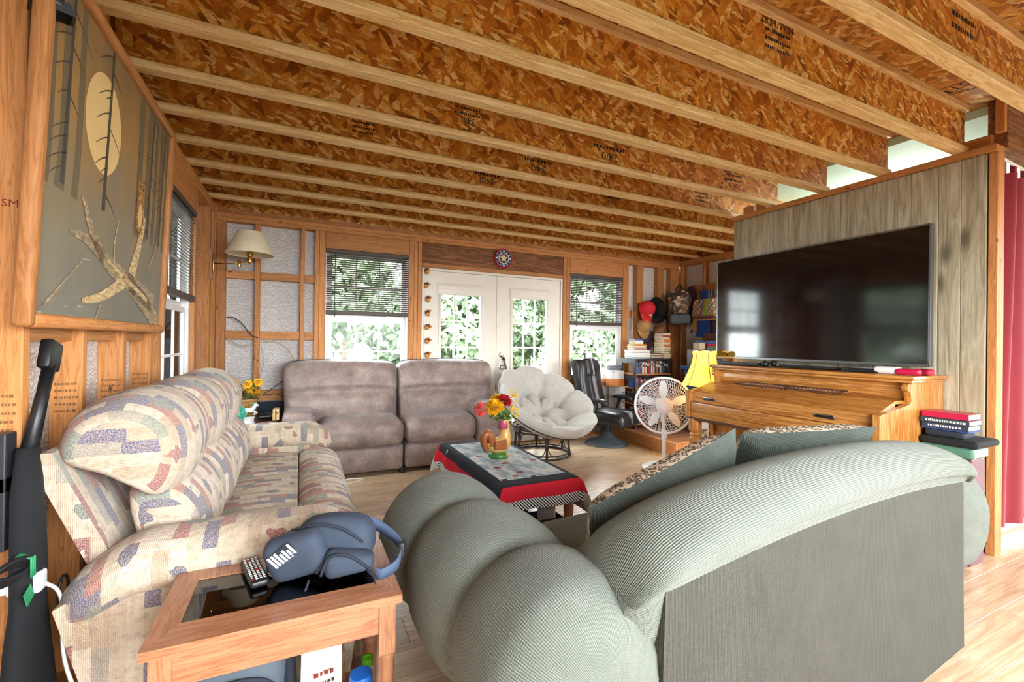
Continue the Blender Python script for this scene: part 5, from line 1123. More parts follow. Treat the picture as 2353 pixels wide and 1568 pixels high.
# ------------------------------------------------------------------ swing-arm lamp, clock, acorns, wires
sl_ = thing('swing_arm_lamp', 'brass swing-arm wall lamp with pleated cream shade in the corner', 'lamp', (XL, 4.62, 1.88), 0, None, True)
part('wall_board', bbox(XL, XL+.016, 4.59, 4.65, 1.74, 2.0, .003), 'maple_z', sl_); part('back_plate', bbox(XL+.016, XL+.03, 4.598, 4.642, 1.81, 1.95, .004), 'brass', sl_, 40)
part('arm', tube([(XL+.03, 4.62, 1.88), (-.482, 4.52, 1.88)], .0055, 8), 'brass', sl_, 2); part('joint', lathe([(.012, -.03), (.014, -.02), (.014, .022), (.008, .03)], 14, -.482, 4.52, 1.88), 'brass', sl_, 40)
part('arm', tube([(-.482, 4.52, 1.89), (-.40, 4.50, 1.90)], .0055, 8), 'brass', sl_, 2); part('socket', lathe([(.01, -.01), (.02, 0), (.022, .03), (.018, .05), (.024, .055), (.024, .085)], 16, -.40, 4.50, 1.895), 'brass', sl_, 40)
V, Fc = lathe([(.185, 0), (.098, .19)], 72, 0, 0, 0, False); sh = part('shade', (V, Fc), 'pleat', sl_, 2, (-.40, 4.50, 1.965)); part('shade_lining', lathe([(.1835, .001), (.0965, .189)], 48, cap=False), 'shade_cream', sh, 2)
for z, r in ((.0, .185), (.19, .098)): part('shade_rim', tube([(r*math.cos(2*PI*i/48), r*math.sin(2*PI*i/48), z) for i in range(48)], .003, 6, True), 'shade_cream', sh, 2)
part('bulb', sphere(.03, -.40, 4.50, 2.02, 10, 1, 1, 1.2), 'porcelain', sl_, 2)
part('conduit', box(XL-.002, XL+.010, 4.600, 4.612, .95, 1.74), 'brass', sl_)
ck = thing('wall_clock', 'round red and blue wall clock on the header above the doors', 'clock', (2.196, YB+.0055, 2.232), 0)
K = RX(90)
part('rim', xf(lathe([(.06, 0), (.116, 0), (.12, .02), (.112, .032), (.104, .03), (.104, .02)], 40, cap=False), K), 'clock_red', ck, 40); part('dial', xf(lathe([(.001, .026), (.105, .026)], 40, cap=False), K), 'clock_blue', ck); part('inner_ring', xf(lathe([(.06, .0285), (.068, .0285)], 32, cap=False), K), 'paper', ck); part('medallion', xf(lathe([(.001, .0275), (.06, .0275)], 32, cap=False), K), 'clock_dark', ck)
star = [((.054 if i % 2 == 0 else .023)*math.sin(i*PI/5), (.054 if i % 2 == 0 else .023)*math.cos(i*PI/5)) for i in range(10)]
part('star', prism(star, -.0295, -.0285, 'y'), 'clock_face', ck)
for k in range(12):
    a = k*PI/6; s_ = .012 if k % 3 == 0 else .0065; part('hour_mark', box(.086*math.sin(a)-s_, .086*math.sin(a)+s_, -.0285, -.0268, .086*math.cos(a)-s_*.7, .086*math.cos(a)+s_*.7), 'paper', ck)
for a, L_, w in ((-4, .085, .0025), (-32, .06, .0035)): part('hand', xf(box(-w, w, -.0315, -.0305, -.012, L_), RY(a)), 'paper', ck)
for k in range(7):
    z = 2.012-.155*k; ac = thing('acorn', ['acorn at the top of the garland, over the door frame', 'second acorn from the top of the door garland', 'third acorn from the top of the door garland', 'fourth acorn from the top of the door garland', 'fifth acorn from the top of the door garland', 'sixth acorn from the top of the door garland', 'lowest acorn of the door garland, just above the sofa'][k], 'acorn', (1.265+(.02 if k > 1 else 0), YB-.008, z), 0, 'acorn garland on the French door'); ac.rotation_euler = (0, math.radians((k*37) % 50-20), 0)
    part('nut', sphere(.026, 0, 0, -.012, 10, 1, .8, 1.15), 'acorn_nut', ac, 2); part('cap', lathe([(.03, 0), (.028, .012), (.016, .022), (.004, .026)], 14), 'acorn_cap', ac, 2); part('stem', cyl((0, 0, .024), (.006, 0, .04), .003, 6), 'acorn_cap', ac); part('leaf', xf(prism([(-.03, 0), (-.01, .012), (.02, .008), (.034, -.004), (.01, -.014)], -.002, .002, 'y'), TR(.02, .012, .02)), 'acorn_nut', ac)
w_ = YB-.006
cable('thick grey wire looping across the upper foil panel', [(-.62, w_, 1.42), (-.58, w_, 1.43), (-.50, w_, 1.38), (-.42, w_, 1.27), (-.36, w_, 1.24)], .005, 'cord_grey', 'wire', 6, 'wall_wire')
cable('tan wire arching over the middle studs of the foil wall', [(-.62, w_, 1.25), (-.5, w_, 1.16), (-.37, w_-.004, 1.19), (-.2, w_, 1.20), (-.08, w_, 1.10), (-.03, w_-.004, .95), (-.05, w_, .80), (-.2, w_, .70), (-.32, w_, .64)], .0035, 'cord_tan', 'wire', 6, 'wall_wire')
cable('dark grey wire sagging to the grey sofa corner', [(-.01, w_, .93), (-.12, w_, .84), (-.25, w_, .74), (-.31, w_, .69), (-.2, w_, .70), (-.1, w_, .64)], .004, 'cord_grey', 'wire', 6, 'wall_wire')
cable('tan wire hanging down the middle stud to the basket', [(-.335, w_, 1.18), (-.31, w_, 1.0), (-.34, w_, .85), (-.33, w_, .70)], .003, 'cord_tan', 'wire', 6, 'wall_wire')
# ------------------------------------------------------------------ corner side table behind the sofa arms
sd = thing('side_table', 'dark wooden corner table between the two left sofas', 'table', (-.40, 4.30, 0), 0)
part('top', bbox(-.22, .235, -.27, .27, .515, .545, .006), 'darkwood_x', sd, 40); part('apron', bbox(-.19, .205, -.24, .24, .44, .515, .003), 'darkwood_x', sd)
for x in (-.18, .195):
    for y in (-.23, .23): part('leg', bbox(x-.02, x+.02, y-.02, y+.02, 0, .44, .003), 'darkwood_z', sd)
TS = .5455
bk3 = thing('flower_basket', 'wicker basket of yellow silk flowers on the corner table', 'basket', (-.42, 4.42, TS), 0)
part('basket', lathe([(.002, 0), (.075, 0), (.085, .06), (.10, .17), (.094, .17), (.08, .06), (.07, .008)], 24, cap=False), 'basket_weave', bk3, 2); part('rim', tube([(.099*math.cos(2*PI*i/30), .099*math.sin(2*PI*i/30), .17) for i in range(30)], .008, 6, True), 'wicker', bk3, 2)
rn = random.Random(3)
for k in range(8):
    x, y, z = rn.uniform(-.10, .10), rn.uniform(-.09, .03), .20+rn.uniform(.0, .13); V = []; Fc = []; tlt = RX(rn.uniform(40, 80)).to_3x3(); tz = RZ(rn.uniform(-50, 50)).to_3x3()
    for j in range(6):
        a = 2*PI*j/6; d = Vector((math.cos(a), math.sin(a), .35)); s_ = Vector((-math.sin(a), math.cos(a), 0)); i0 = len(V)
        for p in (Vector((0, 0, 0)), d*.025+s_*.018, d*.045+Vector((0, 0, -.005)), d*.025-s_*.018): V.append(tuple(tz @ (tlt @ p)+Vector((x, y, z))))
        Fc.append((i0, i0+1, i0+2, i0+3))
    b_ = part('bloom', (V, Fc), 'petal_yellow', bk3, 2); part('trumpet', tube([(x, y, z), tuple(tz @ (tlt @ Vector((0, 0, .03)))+Vector((x, y, z)))], [.008, .015], 8), 'acorn_nut', b_, 2); part('stem', cyl((x*.3, y*.3, .1), (x, y, z), .003, 5), 'stem', b_)
V = []; Fc = []
for k in range(60):
    c = Vector((rn.uniform(-.11, .11), rn.uniform(-.1, .06), .17+rn.uniform(0, .15))); a = Vector((rn.gauss(0, 1), rn.gauss(0, 1), rn.gauss(0, .8))).normalized()*.032; b = a.cross(Vector((0, .3, 1))).normalized()*.009; i0 = len(V); V += [tuple(c-a), tuple(c+b), tuple(c+a), tuple(c-b)]; Fc.append((i0, i0+1, i0+2, i0+3))
l_ = part('leaves', (V, Fc), 'leaf_dark', bk3); l_['kind'] = 'stuff'
df = thing('desk_fan', 'small round teal desk fan on the corner table', 'fan', (-.455, 4.15, TS), 0)
hm = TR(0, 0, .088) @ RX(-6)
part('face', xf(lathe([(.002, .012), (.068, .01), (.078, -.01), (.07, -.03), (.02, -.035)], 32), hm @ RX(90)), 'teal', df, 2); part('hub_cap', xf(lathe([(.002, .017), (.014, .015), (.016, .011)], 16), hm @ RX(90)), 'porcelain', df, 40); part('base', bbox(-.05, .05, -.03, .03, 0, .014, .005), 'teal', df, 40)
for k in range(30): a = 2*PI*k/30; part('vent', xf(box(.034, .068, -.0135, -.0115, -.0016, .0016), hm @ RY(math.degrees(a))), 'black_plastic', df)
hs = thing('horse_figurine', 'white carousel horse figurine on a round stand', 'figurine', (-.365, 4.17, TS), 0)
part('stand', lathe([(.002, 0), (.045, 0), (.048, .008), (.04, .014), (.04, .042), (.046, .048), (.044, .056), (.002, .058)], 24), 'porcelain', hs, 40); part('pole', cyl((0, 0, .056), (0, 0, .165), .003, 8), 'brass', hs)
part('body', rbox(0, 0, .11, .075, .03, .036, .015, 3, 4), 'porcelain', hs, 2); part('neck', tube([(.028, 0, .115), (.045, 0, .14), (.05, 0, .152)], [.016, .012, .010], 10), 'porcelain', hs, 2); part('head', tube([(.046, 0, .155), (.07, 0, .142)], [.011, .007], 10), 'porcelain', hs, 2); part('mane', tube([(.03, 0, .135), (.04, 0, .16), (.055, 0, .168)], [.006, .007, .004], 6), 'teal', hs, 2); part('tail', tube(spline([(-.036, 0, .118), (-.052, 0, .11), (-.05, 0, .085)], 4), .006, 6), 'porcelain', hs, 2)
for x, dx in ((-.03, -.012), (-.022, .01), (.026, .02), (.032, .03)): part('leg', tube([(x, .007 if dx > 0 else -.007, .1), (x+dx, .007 if dx > 0 else -.007, .085), (x+dx*.3, .007 if dx > 0 else -.007, .068)], [.007, .005, .004], 6), 'porcelain', hs, 2)
one('binoculars', join(tube([(-.05, 0, .028), (.05, .03, .03)], [.02, .027], 12), tube([(-.05, .055, .028), (.05, .085, .03)], [.02, .027], 12), bbox(-.03, .03, .015, .06, .02, .045, .005)), 'black_plastic', 'black binoculars lying at the back of the corner table', 'binoculars', None, 40, (-.255, 4.30, TS))
one('pink_sheet', box(-.06, .06, -.045, .045, 0, .001), 'pink_paper', 'pink paper sheet at the edge of the corner table', 'paper', None, False, (-.255, 4.16, TS), (0, 0, 25)); one('white_sheet', box(-.07, .05, -.03, .03, 0, .001), 'paper', 'white paper strip at the front edge of the corner table', 'paper', None, False, (-.37, 4.075, TS), (0, 0, 3))
one('pen', cyl((0, 0, .004), (.11, .05, .004), .004, 8), 'black_plastic', 'black pen on the corner table papers', 'pen', None, 40, (-.33, 4.085, TS+.001))
tb_ = thing('wooden_box', 'small tan wooden treasure box next to the grey sofa arm', 'box', (-.165, 4.32, 0), 0); tb_.location.z = TS; tb_.scale = (.75, 1, 1)
part('body', bbox(-.045, .022, -.06, .06, 0, .065, .004), 'cream_box', tb_); part('lid', rbox(-.0115, 0, .078, .067, .12, .03, .012, 3, 3), 'cream_box', tb_, 2); part('strap', bbox(-.02, -.006, -.062, -.058, 0, .09, .002), 'brown_leather', tb_); part('latch', bbox(-.008, .004, -.0635, -.06, .05, .068, .001), 'brass', tb_)
one('dark_panel', bbox(-.36, -.13, YB-.03, YB-.008, .44, .63, .004), 'navy_dark', 'dark panel propped behind the corner table below the studs', 'panel')
# ------------------------------------------------------------------ alcove: bookcase and piles
bc = thing('bookcase', 'narrow black open-sided bookcase on the platform', 'bookcase', (3.83, 4.44, .15), 0)
BW, BD, BH = .62, .30, .89
for x in (0, BW-.02):
    s_ = part('side_frame', join(box(x, x+.02, 0, .035, 0, BH), box(x, x+.02, BD-.035, BD, 0, BH), box(x, x+.02, .035, BD-.035, BH-.06, BH), box(x, x+.02, .035, BD-.035, .62, .67), box(x, x+.02, .035, BD-.035, .40, .45), box(x, x+.02, .035, BD-.035, .03, .08)), 'shelf_black', bc)
for z in (.05, .30, .50, .68, .872): part('shelf', bbox(.021, BW-.021, .005, BD-.005, z, z+.016, .002), 'pine_x' if z < .8 else 'shelf_black', bc)
ORD = 'first second third fourth fifth sixth seventh eighth ninth tenth eleventh twelfth thirteenth fourteenth fifteenth sixteenth seventeenth eighteenth nineteenth twentieth twenty-first twenty-second twenty-third twenty-fourth twenty-fifth twenty-sixth twenty-seventh twenty-eighth twenty-ninth thirtieth thirty-first thirty-second thirty-third thirty-fourth thirty-fifth thirty-sixth'.split()
def row(x0, x1, y, z, hlo, hhi, group, pos, seed, cols, depth=.14):
    rn = random.Random(seed); x = x0; k = 0
    while x < x1-.012:
        w = rn.uniform(.012, .03); h = rn.uniform(hlo, hhi); m_ = rn.choice(cols)
        if x+w > x1: break
        o = thing('book', f'{m_.split("_")[1]} spined book, {ORD[k]} from the left {pos}', 'book', (x, y, z), 0, group); part('cover', bbox(0, w-.001, 0, depth, 0, h, .0015, 1), m_, o); part('title_band', box(.002, w-.003, -.0006, .001, h*.6, h*.8), rn.choice(('book_cream', 'book_white', 'book_red', 'book_black')), o)
        x += w; k += 1
BC = ['book_blue', 'book_brown', 'book_black', 'book_cream', 'book_red', 'book_brown', 'book_black', 'book_rose', 'book_navy']
row(3.855, 4.425, 4.46, .15+.697, .13, .165, 'discs and books on the bookcase', 'on the top bookcase shelf', 1, BC)
row(3.855, 4.425, 4.46, .15+.517, .10, .14, 'discs and books on the bookcase', 'on the second bookcase shelf', 2, BC)
row(3.855, 4.425, 4.46, .15+.317, .13, .165, 'discs and books on the bookcase', 'on the third bookcase shelf', 3, BC)
row(3.855, 4.425, 4.46, .15+.067, .16, .21, 'discs and books on the bookcase', 'on the bottom bookcase shelf', 4, BC)
def pile(x, y, z, n, w, d, hlo, hhi, cols, label, group, seed, rot=6):
    rn = random.Random(seed); zz = z
    for k in range(n):
        h = rn.uniform(hlo, hhi); m_ = cols[k % len(cols)]; pos = 'lowest' if k == 0 else ('topmost' if k == n-1 else ['second', 'third', 'fourth', 'fifth', 'sixth', 'seventh', 'eighth', 'ninth', 'tenth', 'eleventh'][k-1]+' from below')
        o = thing('book', f'{m_.split("_")[1]} book in {label}, {pos}', 'book', (x+rn.uniform(-.008, .008), y+rn.uniform(-.008, .008), zz), rn.uniform(-rot, rot), group)
        part('pages', box(-w/2+.003, w/2-.003, -d/2+.001, d/2-.003, .002, h-.002), 'book_cream' if w < .2 else 'book_white', o)
        if rn.random() < .6: part('spine', box(-w/2, w/2, -d/2-.001, -d/2+.001, 0, h-.0003), m_, o); part('cover', bbox(-w/2, w/2, -d/2, d/2, h-.004, h-.0003, .001, 1), m_, o); part('cover', bbox(-w/2, w/2, -d/2, d/2, 0, .003, .001, 1), m_, o)
        zz += h
    return zz
BT = .15+.888+.0005
z1 = pile(3.965, 4.56, BT, 6, .24, .22, .012, .022, ['book_white', 'book_blue', 'book_white', 'book_navy', 'book_white', 'book_white'], 'the pale magazine pile on the bookcase', 'magazines on the bookcase', 5)
z1 = pile(3.96, 4.57, z1+.0005, 3, .19, .16, .018, .03, ['book_rose', 'book_white', 'book_orange'], 'the small pile over the pale magazines', 'books on the pale magazines', 6)
pile(3.95, 4.57, z1+.0005, 3, .13, .12, .018, .03, ['book_cream', 'book_white', 'book_blue'], 'the tip of the leaning tower of books', 'books at the tip of the tower', 7)
z2 = pile(4.21, 4.58, BT, 5, .21, .20, .012, .02, ['book_brown', 'book_cream', 'book_brown', 'book_rose', 'book_brown'], 'the brown magazine pile on the bookcase', 'brown magazines on the bookcase', 8)
pile(4.38, 4.56, BT, 11, .115, .18, .026, .04, ['book_cream', 'book_orange', 'book_cream', 'book_red', 'book_cream', 'book_orange'], 'the tall tan paperback tower on the bookcase', 'paperbacks in the tan tower', 9, 9)
# drawers and boxes between chair and bookcase
dw = thing('drawer_tower', 'white plastic drawer tower behind the swivel chair', 'drawers', (3.775, 4.745, .15), 0)
part('carcass', bbox(-.03, .045, -.12, .12, 0, .52, .006), 'white_plastic', dw)
for k in range(4): d_ = part('drawer', bbox(-.026, .041, -.128, -.1205, .02+k*.125, .13+k*.125, .003), 'vinyl', dw); part('handle', bbox(-.005, .02, -.136, -.128, .065+k*.125, .075+k*.125, .002), 'grey_plastic', d_)
one('orange_box', bbox(-.09, .055, -.10, .10, 0, .095, .004), 'book_orange', 'orange box on the white drawer tower', 'box', None, False, (3.765, 4.74, .671)); one('white_carton', bbox(-.09, .055, -.10, .10, 0, .11, .004), 'book_white', 'white carton on the orange box', 'box', None, False, (3.765, 4.745, .767)); one('paper_roll', xf(lathe([(.002, -.11), (.032, -.11), (.032, .11), (.002, .11)], 20), TR(3.75, 4.74, .912) @ RY(90)), 'grey_plastic', 'grey roll lying on the white carton', 'roll', None, 40)
# tub, grey box, games, cable
tb2 = thing('storage_tub', 'tall blue plastic storage tub beside the bookcase', 'tub', (4.62, 4.02, .15), 0)
part('body', rbox(0, 0, .39, .44, .40, .77, .05, 4, 3, lambda x, y, z: (x*(1+.06*z), y*(1+.06*z), z)), 'blue_bin', tb2, 2); part('lid', rbox(0, 0, .79, .50, .46, .05, .02, 4, 3), 'blue_bin', tb2, 2)
for x in (-.12, .12): part('rib', box(x-.012, x+.012, -.212, -.195, .08, .70), 'blue_bin', tb2)
one('grey_carton', bbox(-.18, .18, -.14, .14, 0, .20, .003), 'grey_plastic', 'grey cardboard box on the blue tub', 'box', None, False, (4.64, 4.06, .9655), (0, 0, -3))
cable('black cable tangled on the lid of the blue tub', [(4.40, 3.86, .985), (4.45, 3.83, 1.05), (4.55, 3.84, 1.10), (4.66, 3.85, 1.08), (4.60, 3.84, .99), (4.47, 3.84, .985), (4.50, 3.83, 1.04), (4.62, 3.84, 1.05), (4.70, 3.85, .985)], .005, 'cord_black', 'cable')
for k, (m_, n_) in enumerate((('book_green', 'green'), ('book_red', 'red'), ('book_blue', 'blue'))): one('board_game', bbox(-.13, .13, -.10, .10, 0, .036, .003), m_, f'{n_} board game box on the grey carton', 'game box', 'board games on the grey carton', False, (4.70, 4.08, 1.166+.0365*k), (0, 0, 4*k-4))
one('board_game', bbox(-.05, .05, -.05, .05, 0, .085, .003), 'book_cream', 'cream game box at the front of the board games', 'game box', 'board games on the grey carton', False, (4.50, 4.05, 1.166))
# ------------------------------------------------------------------ hats, bags, rack
def cap_hat(name, label, loc, m, rz, s=1, logo=False):
    t = thing(name, label, 'hat', loc, 0, 'hats on the stud wall'); t.rotation_euler = (math.radians(70), 0, math.radians(rz)); t.scale = (s, s, s)
    V, Fc = lathe([(.088, 0), (.086, .03), (.072, .07), (.045, .098), (.008, .108)], 28, cap=False); part('crown', (V, Fc), m, t, 2)
    vis = []
    for r in (.0, 1.0): vis.append([(math.sin(a)*(.088+.0*r)*(1+r*.05), -math.cos(a)*.088-r*.075*math.cos(a*.9), .004-.018*r*math.cos(a)) for a in [(-1.25+2.5*i/14) for i in range(15)]])
    part('visor', loft([[*vis[0]], [*vis[1]]], False, False), m, t, 2); part('button', sphere(.008, 0, 0, .108, 6), m, t, 2)
    if logo: part('emblem', join(*[xf(box(-.03+.004*k, .03-.006*k, -.001, .001, -.004, .004), TR(0, -.083+.012*k*.5, .045+.009*k) @ RX(-25) @ RY(12)) for k in range(3)]), 'paper', t)
    return t
cap_hat('baseball_cap', 'bright red baseball cap with white emblem hanging on a stud', (4.31, YB-.10, 1.70), 'red_cloth', 8, 1.35, True)
def brim_hat(label, loc, m, rx, rz, s=1):
    t = thing('brimmed_hat', label, 'hat', loc, 0, 'hats on the stud wall'); t.rotation_euler = (math.radians(rx), 0, math.radians(rz)); t.scale = (s, s, s)
    part('crown', wrap(lathe([(.085, 0), (.082, .05), (.078, .09), (.06, .105), (.03, .098), (.002, .094)], 32, cap=False), lambda x, y, z: (x*.9, y*1.1, z)), m, t, 2); part('brim', wrap(lathe([(.083, 0), (.12, -.006), (.165, .006), (.17, .012), (.165, .008), (.12, -.002), (.083, .006)], 40, cap=False), lambda x, y, z: (x*.92, y*1.05, z+.35*x*x)), m, t, 2); part('band', wrap(lathe([(.0858, .004), (.085, .03)], 32, cap=False), lambda x, y, z: (x*.9, y*1.1, z)), 'black_leather', t, 2); return t
brim_hat('black wide-brimmed felt hat beside the red cap', (4.565, YB-.05, 1.705), 'black_felt', 84, 4, 1.08)
brim_hat('tan straw hat half hidden behind the black hat', (4.79, YB-.03, 1.74), 'tan_cloth', 86, -5, .7)
cap_hat('baseball_cap', 'olive tan cap hanging below the red cap', (4.30, YB-.07, 1.47), 'tan_cloth', -5, 1.1)
cap_hat('baseball_cap', 'brown cap low on the wall next to the paperback tower', (4.58, YB-.07, 1.40), 'brown_leather', 10, 1.0)
one('purple_scarf', rbox(0, 0, 0, .10, .05, .34, .022, 6, 3, lambda x, y, z: (x*(1+.8*z)+.01*math.sin(z*30), y+.008*math.sin(x*60), z)), 'purple_cloth', 'dark purple cloth hanging under the tan cap', 'scarf', None, 2, (4.42, YB-.032, 1.30))
cable('tan cord hanging on the foil between window and red cap', [(4.15, YB-.005, 1.74), (4.17, YB-.006, 1.6), (4.165, YB-.005, 1.45), (4.19, YB-.006, 1.30)], .006, 'cord_tan', 'cord', 6, 'cotton_rope')
hk = thing('hook_rack', 'wooden hook rail on the alcove wall', 'rack', (XR, 4.3, 2.03), 0, None, True); part('rail', bbox(XR-.02, XR-.0005, 3.86, 4.76, 1.975, 2.065, .003), 'pine_y', hk)
for yy in (4.70, 4.55, 4.42, 4.27, 4.10, 3.95): part('hook', tube(spline([(XR-.02, yy, 2.01), (XR-.055, yy, 2.0), (XR-.06, yy, 2.03)], 4), .006, 6), 'brass', hk, 2)
bp2 = thing('camouflage_backpack', 'brown camouflage backpack hanging in the alcove corner', 'backpack', (4.83, 4.70, 1.55), -38)
def fcam(x, y, z): return x*(1-.10*(z/.26)**2)-.02*z, y, z+.01*math.sin(x*25)
part('body', rbox(0, .02, .20, .33, .17, .50, .075, 8, 4, fcam), 'camo', bp2, 2); part('front_pocket', rbox(-.01, -.085, .24, .20, .09, .30, .045, 6, 4, fcam), 'camo', bp2, 2); part('lower_pocket', rbox(.0, -.075, .03, .28, .10, .14, .045, 6, 4), 'grey_cloth', bp2, 2); part('handle', tube(spline([(-.05, .03, .43), (-.02, .03, .50), (.03, .03, .50), (.05, .03, .43)], 5), .009, 8), 'black_cloth', bp2, 2)
for z in (.30, .22): part('zipper', tube(spline([(-.10, -.128, z-.04), (-.05, -.137, z), (.05, -.137, z), (.09, -.128, z-.04)], 4), .004, 6), 'cord_tan', bp2, 2)
for x in (-.12, .13): part('side_strap', ribbon([(x, -.02, .05), (x*1.35, -.03, -.05), (x*1.2, -.02, -.16)], .022, .003), 'black_cloth', bp2, 2)
ts = thing('tote_bag', 'cream patterned tote bag with orange and green stripes on the rack', 'handbag', (XR-.10, 4.35, 1.60), 0)
part('body', rbox(0, 0, .12, .10, .36, .25, .025, 6, 3, lambda x, y, z: (x*(1-.5*(z+.12)/.5), y*(1-.18*(z/.25)), z)), 'tote_print', ts, 2); part('base_panel', rbox(0, 0, .012, .104, .375, .03, .012, 4, 3), 'brown_leather', ts, 2)
for y_, m_ in ((-.02, 'book_orange'), (-.055, 'green_lime'), (.005, 'book_blue')): part('stripe', xf(box(-.0545, -.048, -.012, .012, -.11, .11), TR(.004, y_, .125) @ RX(14)), m_, ts)
for x in (-.02, .02): part('handle', tube(spline([(x, .10, .24), (x, .07, .38), (x+.0, .0, .43), (x, -.07, .38), (x, -.10, .24)], 5), .008, 8), 'brown_leather', ts, 2)
part('charm', xf(box(-.002, .002, -.012, .012, -.03, .03), TR(-.056, .04, .21) @ RX(20)), 'brown_leather', ts)
one('blue_bag', rbox(0, 0, .20, .07, .22, .40, .03, 6, 3, lambda x, y, z: (x, y*(1-.25*z)+.012*math.sin(z*25), z)), 'blue_cloth', 'royal blue cloth bag hanging behind the patterned tote', 'bag', None, 2, (XR-.05, 4.40, 1.33))
one('blue_bag', rbox(0, 0, .09, .06, .16, .17, .03, 4, 3), 'blue_cloth', 'small blue purse above the patterned tote', 'handbag', None, 2, (XR-.05, 4.42, 1.80))
one('tan_bag', rbox(0, 0, .12, .06, .13, .22, .03, 4, 3, lambda x, y, z: (x, y*(1+.5*z), z)), 'tan_cloth', 'small tan shoulder bag hanging below the tote', 'handbag', None, 2, (XR-.06, 4.56, 1.40))
one('purple_scarf', rbox(0, 0, .32, .05, .10, .62, .02, 8, 3, lambda x, y, z: (x+.008*math.sin(z*22), y*(1+.4*math.sin(z*9))+.02*math.sin(z*7), z)), 'purple_cloth', 'long plum scarf hanging between backpack and tote', 'scarf', None, 2, (XR-.05, 4.60, 1.42))
ws = thing('wall_shelf', 'wooden bracket shelf on the alcove wall under the bags', 'shelf', (XR, 4.25, 1.5), 0, None, True); part('board', bbox(XR-.12, XR-.001, 4.02, 4.50, 1.555, 1.575, .003), 'pine_y', ws); part('bracket', prism([(XR-.001, 1.30), (XR-.001, 1.555), (XR-.10, 1.555)], 4.12, 4.15, 'y'), 'pine_z', ws)
row_ = [('book_brown', 4.16), ('book_cream', 4.135), ('book_green', 4.11), ('book_cream', 4.085), ('book_orange', 4.06)]
one('picture_box', bbox(XR-.14, XR-.02, 4.02, 4.32, 1.17, 1.38, .004), 'book_brown', 'brown box of books standing on the board games side of the alcove', 'box')
sb = thing('book_crate', 'wooden crate supporting the brown box in the alcove', 'crate', (XR-.15, 4.17, .1505), 0)
part('panel', bbox(.012, .13, -.16, .17, 0, 1.015, .004), 'pine_z', sb)
# ------------------------------------------------------------------ lamp with yellow shade on the white curved stand
wsd = thing('plant_stand', 'white curved wooden stand behind the pedestal fan', 'stand', (3.60, 3.05, 0), 0)
side = [(-.17, 0), (-.20, .12), (-.16, .28), (-.11, .40), (-.14, .52), (-.16, .60), (.16, .60), (.14, .52), (.11, .40), (.16, .28), (.20, .12), (.17, 0), (.10, 0), (.06, .10), (-.06, .10), (-.10, 0)]
for y in (-.14, .11): part('side_panel', prism(side, y, y+.02, 'y'), 'white_paint', wsd)
part('top', bbox(-.19, .19, -.17, .16, .60, .625, .005), 'white_paint', wsd); part('shelf', bbox(-.13, .13, -.12, .11, .30, .318, .003), 'white_paint', wsd)
one('printed_cloth', rbox(0, 0, 0, .20, .18, .10, .03, 4, 3), 'tote_print', 'folded blue and white cloth on the shelf of the white stand', 'cloth', None, 2, (3.60, 3.04, .369))
lp = thing('table_lamp', 'lit table lamp with yellow scalloped shade beside the piano', 'lamp', (3.47, 3.06, .6255), 0)
part('base', lathe([(.002, 0), (.07, 0), (.07, .015), (.03, .03), (.02, .08), (.035, .13), (.03, .18), (.012, .22), (.012, .30)], 20), 'porcelain', lp, 2)
V = []; Fc = []; NP = 6; prof = [(.205, .225), (.19, .24), (.15, .33), (.115, .42), (.10, .49), (.108, .525)]
for (r, z) in prof:
    for i in range(NP*8):
        a = 2*PI*i/(NP*8); k = (i % 8)/8; dr = 1-.09*math.sin(PI*k); V.append((r*dr*math.cos(a), r*dr*math.sin(a), z+(.02*math.sin(PI*k) if z > .5 else (-.012*math.sin(PI*k) if z < .23 else 0))))
n = NP*8
for j in range(len(prof)-1):
    for i in range(n): k = (i+1) % n; Fc.append((j*n+i, j*n+k, (j+1)*n+k, (j+1)*n+i))
ss = part('shade', (V, Fc), 'lampshade_yellow', lp, 2)
for k in range(NP): a = 2*PI*k/NP; part('shade_rib', tube([(r*math.cos(a)*1.01, r*math.sin(a)*1.01, z) for r, z in prof], .0035, 6), 'tan_cloth', ss, 2)
part('finial', sphere(.012, 0, 0, .55, 8), 'brass', lp, 2); part('bulb', sphere(.03, 0, 0, .34, 8), 'porcelain', lp, 2)
ll = bpy.data.lights.new('lamp_bulb', 'POINT'); ll.energy = 1.6; ll.color = (1, .72, .35); ll.shadow_soft_size = .04; lo = bpy.data.objects.new('lamp_bulb', ll); COL.objects.link(lo); lo.parent = lp; lo.location = (0, 0, .45)
hq = thing('harlequin_panel', 'black and white diamond lattice panel beside the piano knee board', 'panel', (3.36, 2.862, 0), 0)
part('frame', join(box(-.05, .05, 0, .015, .28, .62), ), 'paper', hq)
for i in range(3):
    for j in range(7):
        part('diamond', prism([(-.033+i*.033, .30+j*.046-.022), (-.033+i*.033+.013, .30+j*.046), (-.033+i*.033, .30+j*.046+.022), (-.033+i*.033-.013, .30+j*.046)], -.002, .001, 'y'), 'harlequin_black', hq)
part('leg', box(-.05, .05, .0, .015, 0, .28), 'maple_z', hq)
kl = thing('added_fill_lamp', 'unseen round fill lamp added in the room beyond the partition', 'lamp', (4.9, 2.1, 2.60), 0)  # unseen lamp added to brighten the mint surfaces beyond the partition
part('shade', lathe([(.002, 0), (.10, .01), (.13, .05), (.12, .0895)], 24), 'shade_cream', kl, 2); k2 = bpy.data.lights.new('kitchen_fill', 'POINT'); k2.energy = 11; k2.color = (1, .97, .9); k2.shadow_soft_size = .12; ko = bpy.data.objects.new('kitchen_fill', k2); COL.objects.link(ko); ko.parent = kl; ko.location = (0, 0, -.16)
